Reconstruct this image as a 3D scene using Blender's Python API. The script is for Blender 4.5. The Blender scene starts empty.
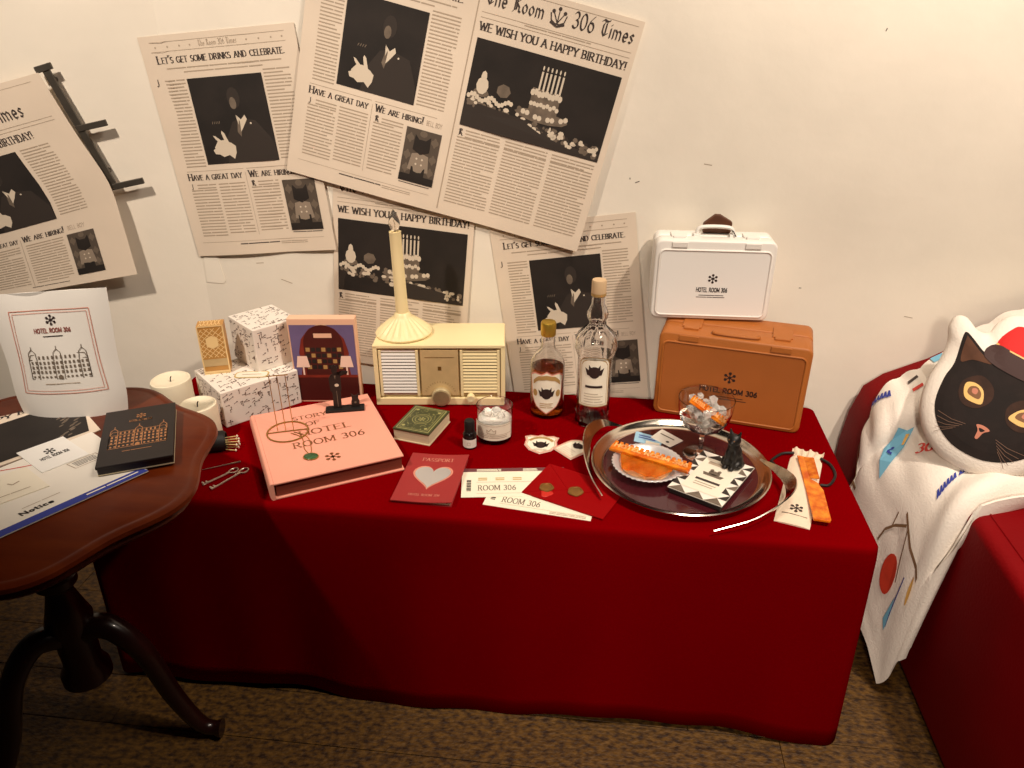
import bpy, bmesh, math, random
from mathutils import Vector, Matrix
random.seed(306)
S = bpy.context.scene
COL = S.collection
PI = math.pi
R = math.radians

# ------------------------------------------------------------------ camera
PITCH, YAW = R(27.0), R(6.7)
cam_d = bpy.data.cameras.new('camera'); cam = bpy.data.objects.new('camera', cam_d); COL.objects.link(cam)
cam_d.sensor_width = 36.0; cam_d.lens = 769.0 / 1024 * 36; cam_d.clip_start = 0.02
cam.location = (0, -1.682, 1.38); cam.rotation_euler = (PI/2 - PITCH, 0, YAW)
S.camera = cam
# ------------------------------------------------------------------ world, lamps, exposure
w = bpy.data.worlds.new('world'); S.world = w; w.use_nodes = True
w.node_tree.nodes['Background'].inputs[0].default_value = (1.0, 0.80, 0.60, 1)
w.node_tree.nodes['Background'].inputs[1].default_value = 0.006
def lamp(name, kind, loc, target, energy, color, **kw):
    d = bpy.data.lights.new(name, kind); d.energy = energy; d.color = color
    for k, v in kw.items(): setattr(d, k, v)
    o = bpy.data.objects.new(name, d); COL.objects.link(o); o.location = loc
    o.rotation_euler = (Vector(target) - Vector(loc)).to_track_quat('-Z', 'Y').to_euler()
    return o
WARM = (1.0, 0.845, 0.69)
lamp('ceiling_spot_right', 'SPOT', (1.00, -1.05, 2.40), (0.45, 0.0, 0.92), 116, WARM, spot_size=R(76), spot_blend=0.6, shadow_soft_size=0.05)
lamp('ceiling_spot_left', 'SPOT', (-1.32, -1.18, 2.40), (-0.85, 0.0, 0.90), 125, WARM, spot_size=R(57), spot_blend=0.8, shadow_soft_size=0.05)
lamp('front_fill_spot', 'SPOT', (-0.10, -3.0, 1.95), (0.50, -0.5, 0.18), 150, WARM, spot_size=R(36), spot_blend=0.75, shadow_soft_size=0.12)  # added fill behind the camera, brightens the cloth front
lamp('overhead_fill', 'AREA', (0.50, -0.75, 2.6), (0.50, -0.20, 0.5), 16, WARM, size=0.5)  # added soft fill from above, lifts sofa side and cloth front
vs = S.view_settings
vs.view_transform = 'Standard'; vs.look = 'None'; vs.gamma = 1.0; vs.use_curve_mapping = False
vs.exposure = 0.12

# ------------------------------------------------------------------ materials
def lin(c):
    return tuple((x/12.92 if x <= 0.04045 else ((x+0.055)/1.055)**2.4) for x in (v/255 for v in c))
MATS = {}
def mat(name, rgb, rough=0.6, metal=0.0, noise=0.0, scale=20, bump=0.0, bscale=None, trans=0.0, ior=1.45, alpha=1.0, spec=0.5, emit=None, rgb2=None, stretch=None, coat=0.0, sheen=0.0):
    if name in MATS: return MATS[name]
    m = bpy.data.materials.new(name); m.use_nodes = True; nt = m.node_tree; b = nt.nodes['Principled BSDF']
    c = lin(rgb)
    b.inputs['Base Color'].default_value = (*c, 1); b.inputs['Roughness'].default_value = rough; b.inputs['Metallic'].default_value = metal
    b.inputs['Transmission Weight'].default_value = trans; b.inputs['IOR'].default_value = ior; b.inputs['Alpha'].default_value = alpha
    b.inputs['Specular IOR Level'].default_value = spec; b.inputs['Coat Weight'].default_value = coat; b.inputs['Sheen Weight'].default_value = sheen
    if emit: b.inputs['Emission Color'].default_value = (*lin(emit[0]), 1); b.inputs['Emission Strength'].default_value = emit[1]
    if noise or bump:
        tc = nt.nodes.new('ShaderNodeTexCoord'); mp = nt.nodes.new('ShaderNodeMapping'); nt.links.new(tc.outputs['Object'], mp.inputs[0])
        if stretch: mp.inputs['Scale'].default_value = stretch
    if noise:
        n = nt.nodes.new('ShaderNodeTexNoise'); n.inputs['Scale'].default_value = scale; n.inputs['Detail'].default_value = 5
        nt.links.new(mp.outputs[0], n.inputs['Vector'])
        r = nt.nodes.new('ShaderNodeValToRGB'); e = r.color_ramp.elements
        c2 = lin(rgb2) if rgb2 else tuple(x*(1-noise) for x in c)
        e[0].position, e[1].position = 0.35, 0.65; e[0].color = (*c2, 1); e[1].color = (*c, 1)
        nt.links.new(n.outputs[0], r.inputs[0]); nt.links.new(r.outputs[0], b.inputs['Base Color'])
    if bump:
        n2 = nt.nodes.new('ShaderNodeTexNoise'); n2.inputs['Scale'].default_value = bscale or scale*4; n2.inputs['Detail'].default_value = 4
        nt.links.new(mp.outputs[0], n2.inputs['Vector'])
        bp = nt.nodes.new('ShaderNodeBump'); bp.inputs['Strength'].default_value = bump; bp.inputs['Distance'].default_value = 0.004
        nt.links.new(n2.outputs[0], bp.inputs['Height']); nt.links.new(bp.outputs[0], b.inputs['Normal'])
    MATS[name] = m
    return m
mat('plaster', (240, 232, 218), 0.85, noise=0.06, scale=5, bump=0.2, bscale=30)
mat('newsprint', (228, 212, 193), 0.8, noise=0.05, scale=9)
mat('ink', (66, 56, 52), 0.8)
mat('text_grey', (176, 158, 138), 0.8)
mat('photo_black', (40, 33, 29), 0.7, noise=0.4, scale=14)
mat('photo_dark', (51, 43, 38), 0.7)
mat('photo_mid', (120, 106, 92), 0.7, noise=0.3, scale=60)
mat('photo_dim', (84, 73, 63), 0.7)
mat('photo_pale', (146, 131, 115), 0.7)
mat('photo_tone', (108, 95, 82), 0.7)
mat('photo_light', (214, 200, 180), 0.7)
mat('gunmetal', (92, 86, 78), 0.45, metal=0.6, noise=0.2, scale=30)
mat('red_cloth', (116, 0, 4), 1.0, noise=0.10, scale=3, bump=0.25, bscale=700, spec=0.0)
mat('red_sofa', (124, 0, 6), 0.6, noise=0.12, scale=6, bump=0.2, bscale=160, spec=0.12)
mat('table_wood', (98, 38, 8), 0.32, noise=0.3, scale=4, stretch=(2, 8, 6), rgb2=(84, 28, 6), coat=0.0, spec=0.2)
mat('dark_wood', (36, 12, 8), 0.3, noise=0.4, scale=10, coat=0.3)
mat('plain_wood', (120, 90, 60), 0.6, noise=0.3, scale=12)
mat('floor_wood', (104, 72, 24), 0.6, noise=0.75, scale=75, rgb2=(46, 26, 8), bump=0.7, bscale=110, stretch=(0.8, 1.3, 1))
mat('floor_gap', (22, 14, 8), 0.9)
mat('white_card', (238, 232, 222), 0.6, noise=0.02, scale=9)
mat('white_plastic', (236, 232, 226), 0.35)
mat('white_gloss_print', (240, 238, 234), 0.4)
mat('brown_plastic', (172, 100, 40), 0.5, noise=0.08, scale=14, bump=0.1, bscale=300)
mat('brown_panel', (162, 90, 34), 0.55, noise=0.08, scale=9)
mat('dark_print', (44, 24, 22), 0.7)
mat('leather_brown', (92, 52, 30), 0.5, noise=0.25, scale=40)
mat('candle_wax', (240, 230, 204), 0.5, noise=0.05, scale=14)
mat('wick', (40, 30, 24), 0.9)
mat('cream_plastic', (244, 226, 176), 0.4, noise=0.04, scale=6)
mat('cream_dark', (205, 178, 118), 0.5)
mat('grille_cream', (228, 214, 172), 0.45)
mat('grille_back', (120, 104, 76), 0.8)
mat('dial_tan', (202, 174, 126), 0.45, noise=0.1, scale=30)
mat('brass', (205, 165, 90), 0.3, metal=0.9, noise=0.12, scale=40)
mat('brass_dull', (150, 116, 60), 0.4, metal=0.8)
mat('knob_metal', (214, 200, 160), 0.35, metal=0.5)
mat('knob_face', (186, 168, 130), 0.35, metal=0.6, noise=0.3, scale=30)
mat('chrome', (215, 205, 192), 0.14, metal=1.0)
mat('silver_dull', (200, 190, 178), 0.28, metal=1.0)
mat('pink_cover', (238, 164, 142), 0.55, noise=0.04, scale=8)
mat('page_edge', (140, 66, 48), 0.6, noise=0.35, scale=8, stretch=(1, 1, 90))
mat('page_cream', (222, 206, 172), 0.7, noise=0.12, scale=10, stretch=(1, 1, 90))
mat('gold_print', (150, 96, 58), 0.4, metal=0.3)
mat('green_cover', (66, 70, 40), 0.5, noise=0.15, scale=30)
mat('olive_gold', (176, 170, 112), 0.45)
mat('green_gem', (60, 96, 60), 0.2, noise=0.3, scale=60)
mat('gift_paper', (238, 230, 220), 0.5, noise=0.03, scale=12)
mat('gift_marks', (106, 80, 70), 0.7)
mat('gift_gold', (196, 170, 110), 0.5)
mat('box_gold', (196, 142, 72), 0.4, noise=0.1, scale=30)
mat('box_gold_light', (240, 208, 150), 0.4)
mat('glass', (255, 255, 255), 0.02, trans=1.0, ior=1.45)
mat('thin_plastic', (250, 250, 250), 0.12, trans=0.9, ior=1.15)
mat('bulb_glass', (255, 250, 240), 0.05, trans=0.95, ior=1.2)
mat('ice', (252, 250, 246), 0.1, trans=0.72, ior=1.31)
mat('wax_white', (240, 236, 228), 0.45, noise=0.08, scale=40)
mat('amber', (255, 158, 38), 0.15, trans=0.25, ior=1.4, noise=0.5, scale=55, rgb2=(214, 88, 10))
mat('amber_film', (255, 170, 60), 0.08, trans=0.75, ior=1.2, noise=0.3, scale=40, rgb2=(240, 130, 30))
mat('amber_letter', (255, 190, 120), 0.25)
mat('whisky', (190, 92, 26), 0.05, trans=0.9, ior=1.35)
mat('gold_cap', (206, 170, 70), 0.35, metal=0.8)
mat('cork_cap', (206, 176, 138), 0.6)
mat('label_cream', (238, 230, 212), 0.6)
mat('label_gold', (176, 140, 84), 0.5)
mat('label_pink', (222, 150, 132), 0.6)
mat('black_bottle', (22, 14, 14), 0.25)
mat('black_matte', (18, 14, 13), 0.6)
mat('black_card', (32, 24, 22), 0.5)
mat('copper_print', (196, 138, 92), 0.4, metal=0.4)
mat('cat_black', (17, 12, 11), 0.45, noise=0.3, scale=60)
mat('passport_red', (158, 44, 44), 0.6, noise=0.06, scale=20)
mat('rose_print', (214, 140, 120), 0.5)
mat('rose_dark', (150, 92, 84), 0.6)
mat('foil_silver', (222, 220, 222), 0.3, metal=0.6)
mat('ticket_cream', (242, 234, 212), 0.7)
mat('ticket_band', (110, 62, 66), 0.7)
mat('envelope_red', (142, 0, 4), 0.7, spec=0.1)
mat('wax_gold', (150, 108, 54), 0.4, metal=0.5, noise=0.25, scale=60)
mat('wax_red', (196, 40, 30), 0.4)
mat('tray_reflection', (66, 20, 26), 0.12, spec=0.6, coat=0.3)  # dark red mirrored in the silver tray, put into its base colour
mat('blue_print', (150, 190, 214), 0.6)
mat('sky_blue', (120, 184, 214), 0.8)
mat('navy_print', (50, 62, 150), 0.7)
mat('pouch_cotton', (234, 214, 190), 0.85, noise=0.05, scale=50, bump=0.3, bscale=500)
mat('towel', (240, 232, 222), 0.9, noise=0.04, scale=20, bump=0.3, bscale=260, spec=0.1)
mat('twig_brown', (120, 90, 62), 0.9)
mat('fruit_red', (206, 60, 34), 0.8, noise=0.2, scale=20)
mat('fruit_yellow', (226, 178, 96), 0.8)
mat('print_red', (206, 70, 60), 0.8)
mat('fur_black', (30, 19, 16), 0.85, noise=0.35, scale=30)
mat('brow_brown', (62, 38, 27), 0.85, noise=0.4, scale=40)
mat('fur_brown', (92, 58, 40), 0.85, noise=0.3, scale=30)
mat('eye_gold', (226, 184, 110), 0.5)
mat('eye_ring', (120, 80, 46), 0.6)
mat('hat_red', (206, 22, 20), 0.7)
mat('hat_band', (60, 36, 34), 0.7)
mat('nose_pink', (190, 120, 96), 0.6)
mat('whisker', (120, 92, 76), 0.7)
mat('purple_print', (112, 98, 140), 0.5, noise=0.15, scale=20)
mat('lobby_wood', (130, 44, 30), 0.5, noise=0.2, scale=30)
mat('lobby_dark', (74, 22, 18), 0.5)
mat('peach', (236, 190, 160), 0.5)
mat('lamp_glow_print', (248, 214, 196), 0.5)
mat('tape', (246, 238, 224), 0.35)

# ------------------------------------------------------------------ mesh builder
class MB:
    def __init__(s): s.v, s.f = [], []
    def add(s, vs_, fs_):
        k = len(s.v); s.v += [tuple(p) for p in vs_]; s.f += [tuple(i+k for i in f) for f in fs_]; return s
    def box(s, c, d, rot=None):
        x, y, z = (q/2 for q in d); P = [Vector(p) for p in ((-x,-y,-z),(x,-y,-z),(x,y,-z),(-x,y,-z),(-x,-y,z),(x,-y,z),(x,y,z),(-x,y,z))]
        if rot: P = [rot @ p for p in P]
        return s.add([p + Vector(c) for p in P], [(3,2,1,0),(4,5,6,7),(0,1,5,4),(1,2,6,5),(2,3,7,6),(3,0,4,7)])
    def lathe(s, prof, n=24, c=(0,0,0), cap=True, fn=None, sx=1, sy=1):
        V, F = [], []
        for j, (r, z) in enumerate(prof):
            for i in range(n):
                a = 2*PI*i/n; rr = fn(r, z, a, j) if fn else r
                V.append((c[0]+rr*math.cos(a)*sx, c[1]+rr*math.sin(a)*sy, c[2]+z))
        for j in range(len(prof)-1):
            for i in range(n):
                a, b = j*n+i, j*n+(i+1) % n; F.append((a, b, b+n, a+n))
        if cap: F.append(tuple(range(n-1, -1, -1))); F.append(tuple((len(prof)-1)*n+i for i in range(n)))
        return s.add(V, F)
    def tube(s, pts, r, n=8, closed=False, flat=1.0):
        P = [Vector(p) for p in pts]; V, F = [], []; m = len(P); up = None
        for i in range(m):
            if closed: t = P[(i+1) % m] - P[i-1]
            else: t = P[min(i+1, m-1)] - P[max(i-1, 0)]
            t.normalize()
            if up is None: up = Vector((0,0,1)) if abs(t.z) < 0.9 else Vector((1,0,0))
            a = t.cross(up).normalized(); b = a.cross(t).normalized(); up = b
            rr = r[i] if isinstance(r, (list, tuple)) else r
            for k in range(n):
                q = 2*PI*k/n; V.append(P[i] + a*math.cos(q)*rr + b*math.sin(q)*rr*flat)
        for i in range(m if closed else m-1):
            for k in range(n):
                i2 = (i+1) % m; F.append((i*n+k, i*n+(k+1) % n, i2*n+(k+1) % n, i2*n+k))
        if not closed: F.append(tuple(range(n-1, -1, -1))); F.append(tuple((m-1)*n+k for k in range(n)))
        return s.add(V, F)
    def prism(s, poly, z0, z1, M=None):
        n = len(poly); V = [Vector((x, y, z0)) for x, y in poly] + [Vector((x, y, z1)) for x, y in poly]
        if M: V = [M @ p for p in V]
        return s.add(V, [tuple(range(n-1, -1, -1)), tuple(range(n, 2*n))] + [(i, (i+1) % n, n+(i+1) % n, n+i) for i in range(n)])
    def sheet(s, fn, x0, x1, y0, y1, nx, ny, th=0.0006):
        V, F = [], []; L = (nx+1)*(ny+1)
        for back in (0, 1):
            for j in range(ny+1):
                for i in range(nx+1):
                    x, y = x0+(x1-x0)*i/nx, y0+(y1-y0)*j/ny; p, n = fn(x, y); V.append(p - n*th if back else p)
        q = lambda i, j, b=0: b*L + j*(nx+1) + i
        for j in range(ny):
            for i in range(nx):
                F.append((q(i,j), q(i+1,j), q(i+1,j+1), q(i,j+1))); F.append((q(i,j+1,1), q(i+1,j+1,1), q(i+1,j,1), q(i,j,1)))
        for i in range(nx): F.append((q(i+1,0), q(i,0), q(i,0,1), q(i+1,0,1))); F.append((q(i,ny), q(i+1,ny), q(i+1,ny,1), q(i,ny,1)))
        for j in range(ny): F.append((q(0,j), q(0,j+1), q(0,j+1,1), q(0,j,1))); F.append((q(nx,j+1), q(nx,j), q(nx,j,1), q(nx,j+1,1)))
        return s.add(V, F)
    def build(s, name, m, parent=None, smooth=False, bevel=0, seg=2, recalc=True, kind=None):
        me = bpy.data.meshes.new(name); me.from_pydata([tuple(p) for p in s.v], [], s.f)
        if bevel or recalc:
            bm = bmesh.new(); bm.from_mesh(me)
            if bevel:
                es = [e for e in bm.edges if len(e.link_faces) == 2 and e.calc_face_angle(0) > R(40)]
                bmesh.ops.bevel(bm, geom=es, offset=bevel, segments=seg, affect='EDGES', profile=0.5)
            bmesh.ops.recalc_face_normals(bm, faces=bm.faces[:]); bm.to_mesh(me); bm.free()
        me.materials.append(MATS[m])
        if smooth:
            me.polygons.foreach_set('use_smooth', [True]*len(me.polygons)); me.set_sharp_from_angle(angle=R(38))
        o = bpy.data.objects.new(name, me); COL.objects.link(o)
        if parent: o.parent = parent
        if kind: o['kind'] = kind
        return o
def rrect(w, h, r, n=5, cx=0, cy=0):
    P = []
    for sx, sy, a0 in ((1,1,0),(-1,1,90),(-1,-1,180),(1,-1,270)):
        for k in range(n+1):
            a = R(a0+90*k/n); P.append((cx+sx*(w/2-r)+r*math.cos(a), cy+sy*(h/2-r)+r*math.sin(a)))
    return P
def tag(o, label, cat, group=None, kind=None):
    o['label'] = label; o['category'] = cat
    if group: o['group'] = group
    if kind: o['kind'] = kind
    return o
def thing(name, label, cat, loc=(0,0,0), rz=0, group=None):
    o = bpy.data.objects.new(name, None); COL.objects.link(o); o.empty_display_size = 0.02
    o.location = loc; o.rotation_euler = (0, 0, R(rz)); return tag(o, label, cat, group)
FRONT = Matrix(((1,0,0,0),(0,0,-1,0),(0,1,0,0),(0,0,0,1)))     # prism (x, y, z) -> standing, extruded towards -y
def bez(P, n=16):
    P = [Vector(p) for p in P]; out = []
    P = [P[0]*2-P[1]] + P + [P[-1]*2-P[-2]]
    for i in range(1, len(P)-2):
        for k in range(n):
            t = k/n; a, b, c, d = P[i-1:i+3]
            out.append(0.5*((2*b)+(c-a)*t+(2*a-5*b+4*c-d)*t*t+(3*b-a-3*c+d)*t**3))
    out.append(P[-2]); return out

# ------------------------------------------------------------------ pen lettering
def arc(cx, cy, rx, ry, a0, a1, n=8): return [(cx+rx*math.cos(R(a0+(a1-a0)*k/n)), cy+ry*math.sin(R(a0+(a1-a0)*k/n))) for k in range(n+1)]
V_ = [(.08,0),(.08,1)]
G = {
'A': (.74, [[(.03,0),(.37,1)], [(.37,1),(.71,0)], [(.16,.36),(.58,.36)]]),
'B': (.62, [V_, [(.08,1),(.3,1)]+arc(.3,.76,.22,.24,90,-90)+[(.08,.52)], [(.3,.52)]+arc(.3,.26,.26,.26,90,-90)+[(.08,0)]]),
'C': (.72, [arc(.4,.5,.36,.5,45,315,12)]),
'D': (.74, [V_, [(.08,1),(.3,1)]+arc(.3,.5,.38,.5,90,-90,10)+[(.08,0)]]),
'E': (.58, [V_, [(.08,1),(.54,1)], [(.08,.52),(.46,.52)], [(.08,0),(.56,0)]]),
'F': (.55, [V_, [(.08,1),(.54,1)], [(.08,.52),(.46,.52)]]),
'G': (.78, [arc(.4,.5,.36,.5,45,330,12), [(.5,.42),(.74,.42)], [(.72,.42),(.72,.06)]]),
'H': (.76, [V_, [(.68,0),(.68,1)], [(.08,.52),(.68,.52)]]),
'I': (.22, [[(.11,0),(.11,1)]]),
'J': (.4, [[(.3,1),(.3,.15)]+arc(.16,.15,.14,.15,0,-140,5)]),
'K': (.7, [V_, [(.64,1),(.1,.45)], [(.24,.58),(.66,0)]]),
'L': (.56, [V_, [(.08,0),(.54,0)]]),
'M': (.9, [V_, [(.08,1),(.45,.12)], [(.45,.12),(.82,1)], [(.82,1),(.82,0)]]),
'N': (.76, [V_, [(.08,1),(.68,0)], [(.68,0),(.68,1)]]),
'O': (.8, [arc(.4,.5,.36,.5,0,360,16)]),
'P': (.6, [V_, [(.08,1),(.3,1)]+arc(.3,.74,.25,.26,90,-90)+[(.08,.48)]]),
'Q': (.8, [arc(.4,.5,.36,.5,0,360,16), [(.46,.2),(.76,-.12)]]),
'R': (.68, [V_, [(.08,1),(.3,1)]+arc(.3,.75,.24,.25,90,-90)+[(.08,.5)], [(.3,.5),(.64,0)]]),
'S': (.56, [arc(.29,.75,.21,.25,40,270,8)+arc(.29,.25,.24,.25,90,-140,8)]),
'T': (.64, [[(.32,0),(.32,1)], [(.02,1),(.62,1)]]),
'U': (.74, [[(.08,1),(.08,.3)]+arc(.37,.3,.29,.3,180,360,8)+[(.66,1)]]),
'V': (.72, [[(.03,1),(.36,0)], [(.36,0),(.69,1)]]),
'W': (1.0, [[(.03,1),(.27,0)], [(.27,0),(.5,.9)], [(.5,.9),(.73,0)], [(.73,0),(.97,1)]]),
'X': (.7, [[(.04,1),(.66,0)], [(.66,1),(.04,0)]]),
'Y': (.68, [[(.03,1),(.34,.48)], [(.65,1),(.34,.48)], [(.34,.48),(.34,0)]]),
'Z': (.62, [[(.04,1),(.58,1),(.04,0),(.58,0)]]),
'0': (.6, [arc(.3,.5,.25,.5,0,360,14)]),
'1': (.3, [[(.04,.8),(.16,1),(.16,0)]]),
'3': (.55, [arc(.26,.76,.2,.24,150,-90,8)+arc(.25,.27,.24,.27,80,-150,8)]),
'6': (.58, [[(.46,.98),(.2,.7),(.06,.34)]+arc(.29,.29,.23,.29,180,540,12)]),
'!': (.24, [[(.12,1),(.12,.3)], [(.12,.06),(.12,.02)]]), '.': (.2, [[(.1,.04),(.1,.02)]]), "'": (.18, [[(.1,1),(.07,.8)]]), '-': (.4, [[(.06,.42),(.34,.42)]]),
',': (.2, [[(.1,.04),(.05,-.12)]]), ' ': (.34, []),
}
LOW = {
'a': (.5, [arc(.24,.28,.18,.27,60,360,7), [(.42,.56),(.42,0)]]), 'c': (.46, [arc(.25,.28,.2,.28,50,310,7)]),
'e': (.48, [[(.07,.28),(.42,.3)]+arc(.25,.28,.18,.28,5,310,8)]), 'h': (.52, [[(.08,0),(.08,1)], [(.08,.42),(.25,.56),(.42,.44),(.42,0)]]),
'i': (.2, [[(.1,0),(.1,.56)], [(.08,.76),(.12,.8)]]), 'l': (.2, [[(.1,0),(.1,1)]]),
'm': (.8, [[(.08,0),(.08,.56)], [(.08,.44),(.22,.56),(.38,.44),(.38,0)], [(.38,.44),(.54,.56),(.7,.44),(.7,0)]]),
'n': (.52, [[(.08,0),(.08,.56)], [(.08,.44),(.25,.56),(.42,.44),(.42,0)]]), 'o': (.52, [[(.26,.58),(.08,.4),(.08,.16),(.26,0),(.44,.18),(.44,.42),(.26,.58)]]),
'r': (.38, [[(.08,0),(.08,.56)], [(.08,.42),(.22,.56),(.36,.5)]]), 's': (.4, [[(.36,.48),(.22,.57),(.08,.44),(.34,.18),(.2,0),(.06,.08)]]),
't': (.34, [[(.14,.86),(.14,.1),(.3,.02)], [(.02,.56),(.3,.56)]]), 'u': (.52, [[(.08,.56),(.08,.14),(.24,0),(.42,.12)], [(.42,.56),(.42,0)]]),
}
BLACKLETTER = {'T': (.74, [[(.06,.9),(.2,1),(.5,.92),(.7,1)], [(.4,.94),(.22,.7),(.22,.24),(.4,.02),(.66,.2)], [(.48,.8),(.48,.16)]]),
'R': (.76, [[(.04,.86),(.2,1),(.2,.1),(.08,0)], [(.2,.96),(.5,1),(.6,.78),(.3,.54)], [(.34,.54),(.6,.3),(.58,.08),(.74,.02)], [(.36,.9),(.36,.14)]])}
STY = {'roman': dict(w=.19, t=.055, ang=8, serif=1, track=.09), 'bold': dict(w=.16, t=.06, ang=8, serif=1, track=.08), 'light': dict(w=.125, t=.045, ang=8, serif=1, track=.12),
       'sans': dict(w=.19, t=.18, ang=0, serif=0, track=.13), 'thin': dict(w=.09, t=.09, ang=0, serif=0, track=.14), 'black': dict(w=.135, t=.04, ang=42, serif=0, track=.1)}
def hull(P):
    P = sorted(set(P))
    def half(Q):
        h = []
        for p in Q:
            while len(h) > 1 and (h[-1][0]-h[-2][0])*(p[1]-h[-2][1])-(h[-1][1]-h[-2][1])*(p[0]-h[-2][0]) <= 0: h.pop()
            h.append(p)
        return h
    a, b = half(P), half(P[::-1]); return a[:-1]+b[:-1]
def nibs(strokes, w, t, ang):
    a = R(ang); c, s = math.cos(a)/2, math.sin(a)/2
    K = [(c*w*i - s*t*j, s*w*i + c*t*j) for i in (-1, 1) for j in (-1, 1)]
    return [hull([(round(p[0]+k[0], 5), round(p[1]+k[1], 5)) for p in (st[i], st[i+1]) for k in K]) for st in strokes for i in range(len(st)-1)]
def lettering(txt, style='roman', sc=False):
    st = STY[style]; x = 0; out = []
    for ch in txt:
        k = 1.0
        if style == 'black' and ch in BLACKLETTER: wd, ss = BLACKLETTER[ch]
        elif sc and ch.islower(): k = .76; wd, ss = G[ch.upper()]
        elif ch in LOW: wd, ss = LOW[ch]
        else: wd, ss = G[ch]
        ss = [list(q) for q in ss]
        if st['serif']:
            extra = []
            for q in ss:
                for p, o in ((q[0], q[1]), (q[-1], q[-2])):
                    if abs(p[0]-o[0]) < abs(p[1]-o[1]) and (abs(p[1]) < .01 or abs(p[1]-1) < .01): extra.append([(p[0]-.17, p[1]), (p[0]+.17, p[1])])
            polys = nibs(ss, st['w'], st['t'], st['ang']) + nibs(extra, .02, st['t'], 0)
        else: polys = nibs(ss, st['w'], st['t'], st['ang'])
        out += [[(x+px*k, py*k) for px, py in p] for p in polys]
        x += (wd+st['track'])*k
    return out, max(x-st['track'], .01)

class Print:
    """flat print laid on a surface: fn(x, y) -> (point, normal)"""
    def __init__(s, fn, lift=0.0004): s.fn, s.lift, s.p, s.g = fn, lift, [], []
    def mark(s, kind): s.g.append((len(s.p), kind)); return s
    def poly(s, P): s.p.append(list(P)); return s
    def rect(s, x0, y0, x1, y1, nx=1, ny=1):
        for i in range(nx):
            for j in range(ny):
                a, b = x0+(x1-x0)*i/nx, x0+(x1-x0)*(i+1)/nx; c, d = y0+(y1-y0)*j/ny, y0+(y1-y0)*(j+1)/ny
                s.p.append([(a,c),(b,c),(b,d),(a,d)])
        return s
    def ell(s, cx, cy, rx, ry, n=16, rot=0):
        c, q = math.cos(R(rot)), math.sin(R(rot))
        s.p.append([(cx+rx*math.cos(2*PI*k/n)*c-ry*math.sin(2*PI*k/n)*q, cy+rx*math.cos(2*PI*k/n)*q+ry*math.sin(2*PI*k/n)*c) for k in range(n)]); return s
    def fan(s, P, c):
        for i in range(len(P)): s.p.append([c, P[i], P[(i+1) % len(P)]])
        return s
    def line(s, pts, w, closed=False):
        pts = list(pts) + ([pts[0]] if closed else [])
        for a, b in zip(pts, pts[1:]):
            d = math.hypot(b[0]-a[0], b[1]-a[1]) or 1; nx, ny = -(b[1]-a[1])/d*w/2, (b[0]-a[0])/d*w/2
            s.p.append([(a[0]+nx, a[1]+ny), (a[0]-nx, a[1]-ny), (b[0]-nx, b[1]-ny), (b[0]+nx, b[1]+ny)])
        return s
    def frame(s, x0, y0, x1, y1, w): return s.line([(x0,y0),(x1,y0),(x1,y1),(x0,y1)], w, True)
    def text(s, txt, x, y, h, style='roman', sc=False, fit=None, center=False, rot=0):
        s.mark('lettering'); P, wd = lettering(txt, style, sc); kx = h
        if fit: kx = fit/wd
        ox = -wd*kx/2 if center else 0; c, q = math.cos(R(rot)), math.sin(R(rot))
        for p in P: s.p.append([(x+(px*kx+ox)*c-py*h*q, y+(px*kx+ox)*q+py*h*c) for px, py in p])
        return s
    def rows(s, x0, x1, y1, y0, pitch, th=.36, ragged=True):
        y = y1; s.mark('stuff')
        while y > y0:
            x = x0; end = x1 - (random.random()*.35*(x1-x0) if ragged and random.random() < .14 else 0)
            while x < end:
                l = min(random.uniform(1.5, 5.5)*pitch*2, end-x)
                if l > pitch*.5: s.rect(x, y-pitch*th, x+l, y)
                x += l + pitch*.28
            y -= pitch
        return s
    def emblem(s, x, y, r):
        for k in range(6):
            a = R(30+60*k); e = (x+r*.74*math.cos(a), y+r*.74*math.sin(a)); s.line([(x,y), e], r*.15); s.ell(e[0], e[1], r*.25, r*.25, 8)
        s.ell(x, y, r*.24, r*.24, 8); return s
    def cut(s, w):
        """slice every shape into narrow upright strips so that it follows a round surface"""
        def half(P, c, sg):
            out = []
            for (x1, y1), (x2, y2) in zip(P, P[1:]+P[:1]):
                a_, b_ = sg*(x1-c), sg*(x2-c)
                if a_ >= 0: out.append((x1, y1))
                if a_*b_ < 0: k = a_/(a_-b_); out.append((x1+(x2-x1)*k, y1+(y2-y1)*k))
            return out
        R_ = []
        for P in s.p:
            lo, hi = min(p[0] for p in P), max(p[0] for p in P)
            for k in range(math.floor(lo/w), math.ceil(hi/w)):
                Q = half(P, k*w, 1)
                if len(Q) > 2: Q = half(Q, (k+1)*w, -1)
                if len(Q) > 2: R_.append(Q)
        s.p = R_; return s
    def split(s, name, m, parent, layer=0, stuff='text_column'):
        """each line of lettering and each block of small print becomes a part of its own"""
        cuts = [(0, None)] + s.g + [(len(s.p), None)]
        for (a_, kd), (b_, _) in zip(cuts, cuts[1:]):
            if b_ > a_:
                q = Print(s.fn, s.lift); q.p = s.p[a_:b_]; q.build(stuff if kd == 'stuff' else kd or name, m, parent, layer, 'stuff' if kd == 'stuff' else None)
    def build(s, name, m, parent, layer=0, kind=None):
        mb = MB()
        for P in s.p:
            V = []
            for x, y in P:
                p, n = s.fn(x, y); V.append(p + n*(s.lift + layer*0.0003))
            mb.add(V, [tuple(range(len(V)))])
        return mb.build(name, m, parent, recalc=False, kind=kind)
def flat(z): return lambda x, y: (Vector((x, y, z)), Vector((0, 0, 1)))
def upright(d, z=0): return lambda x, y: (Vector((x, d, z+y)), Vector((0, -1, 0)))
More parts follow.
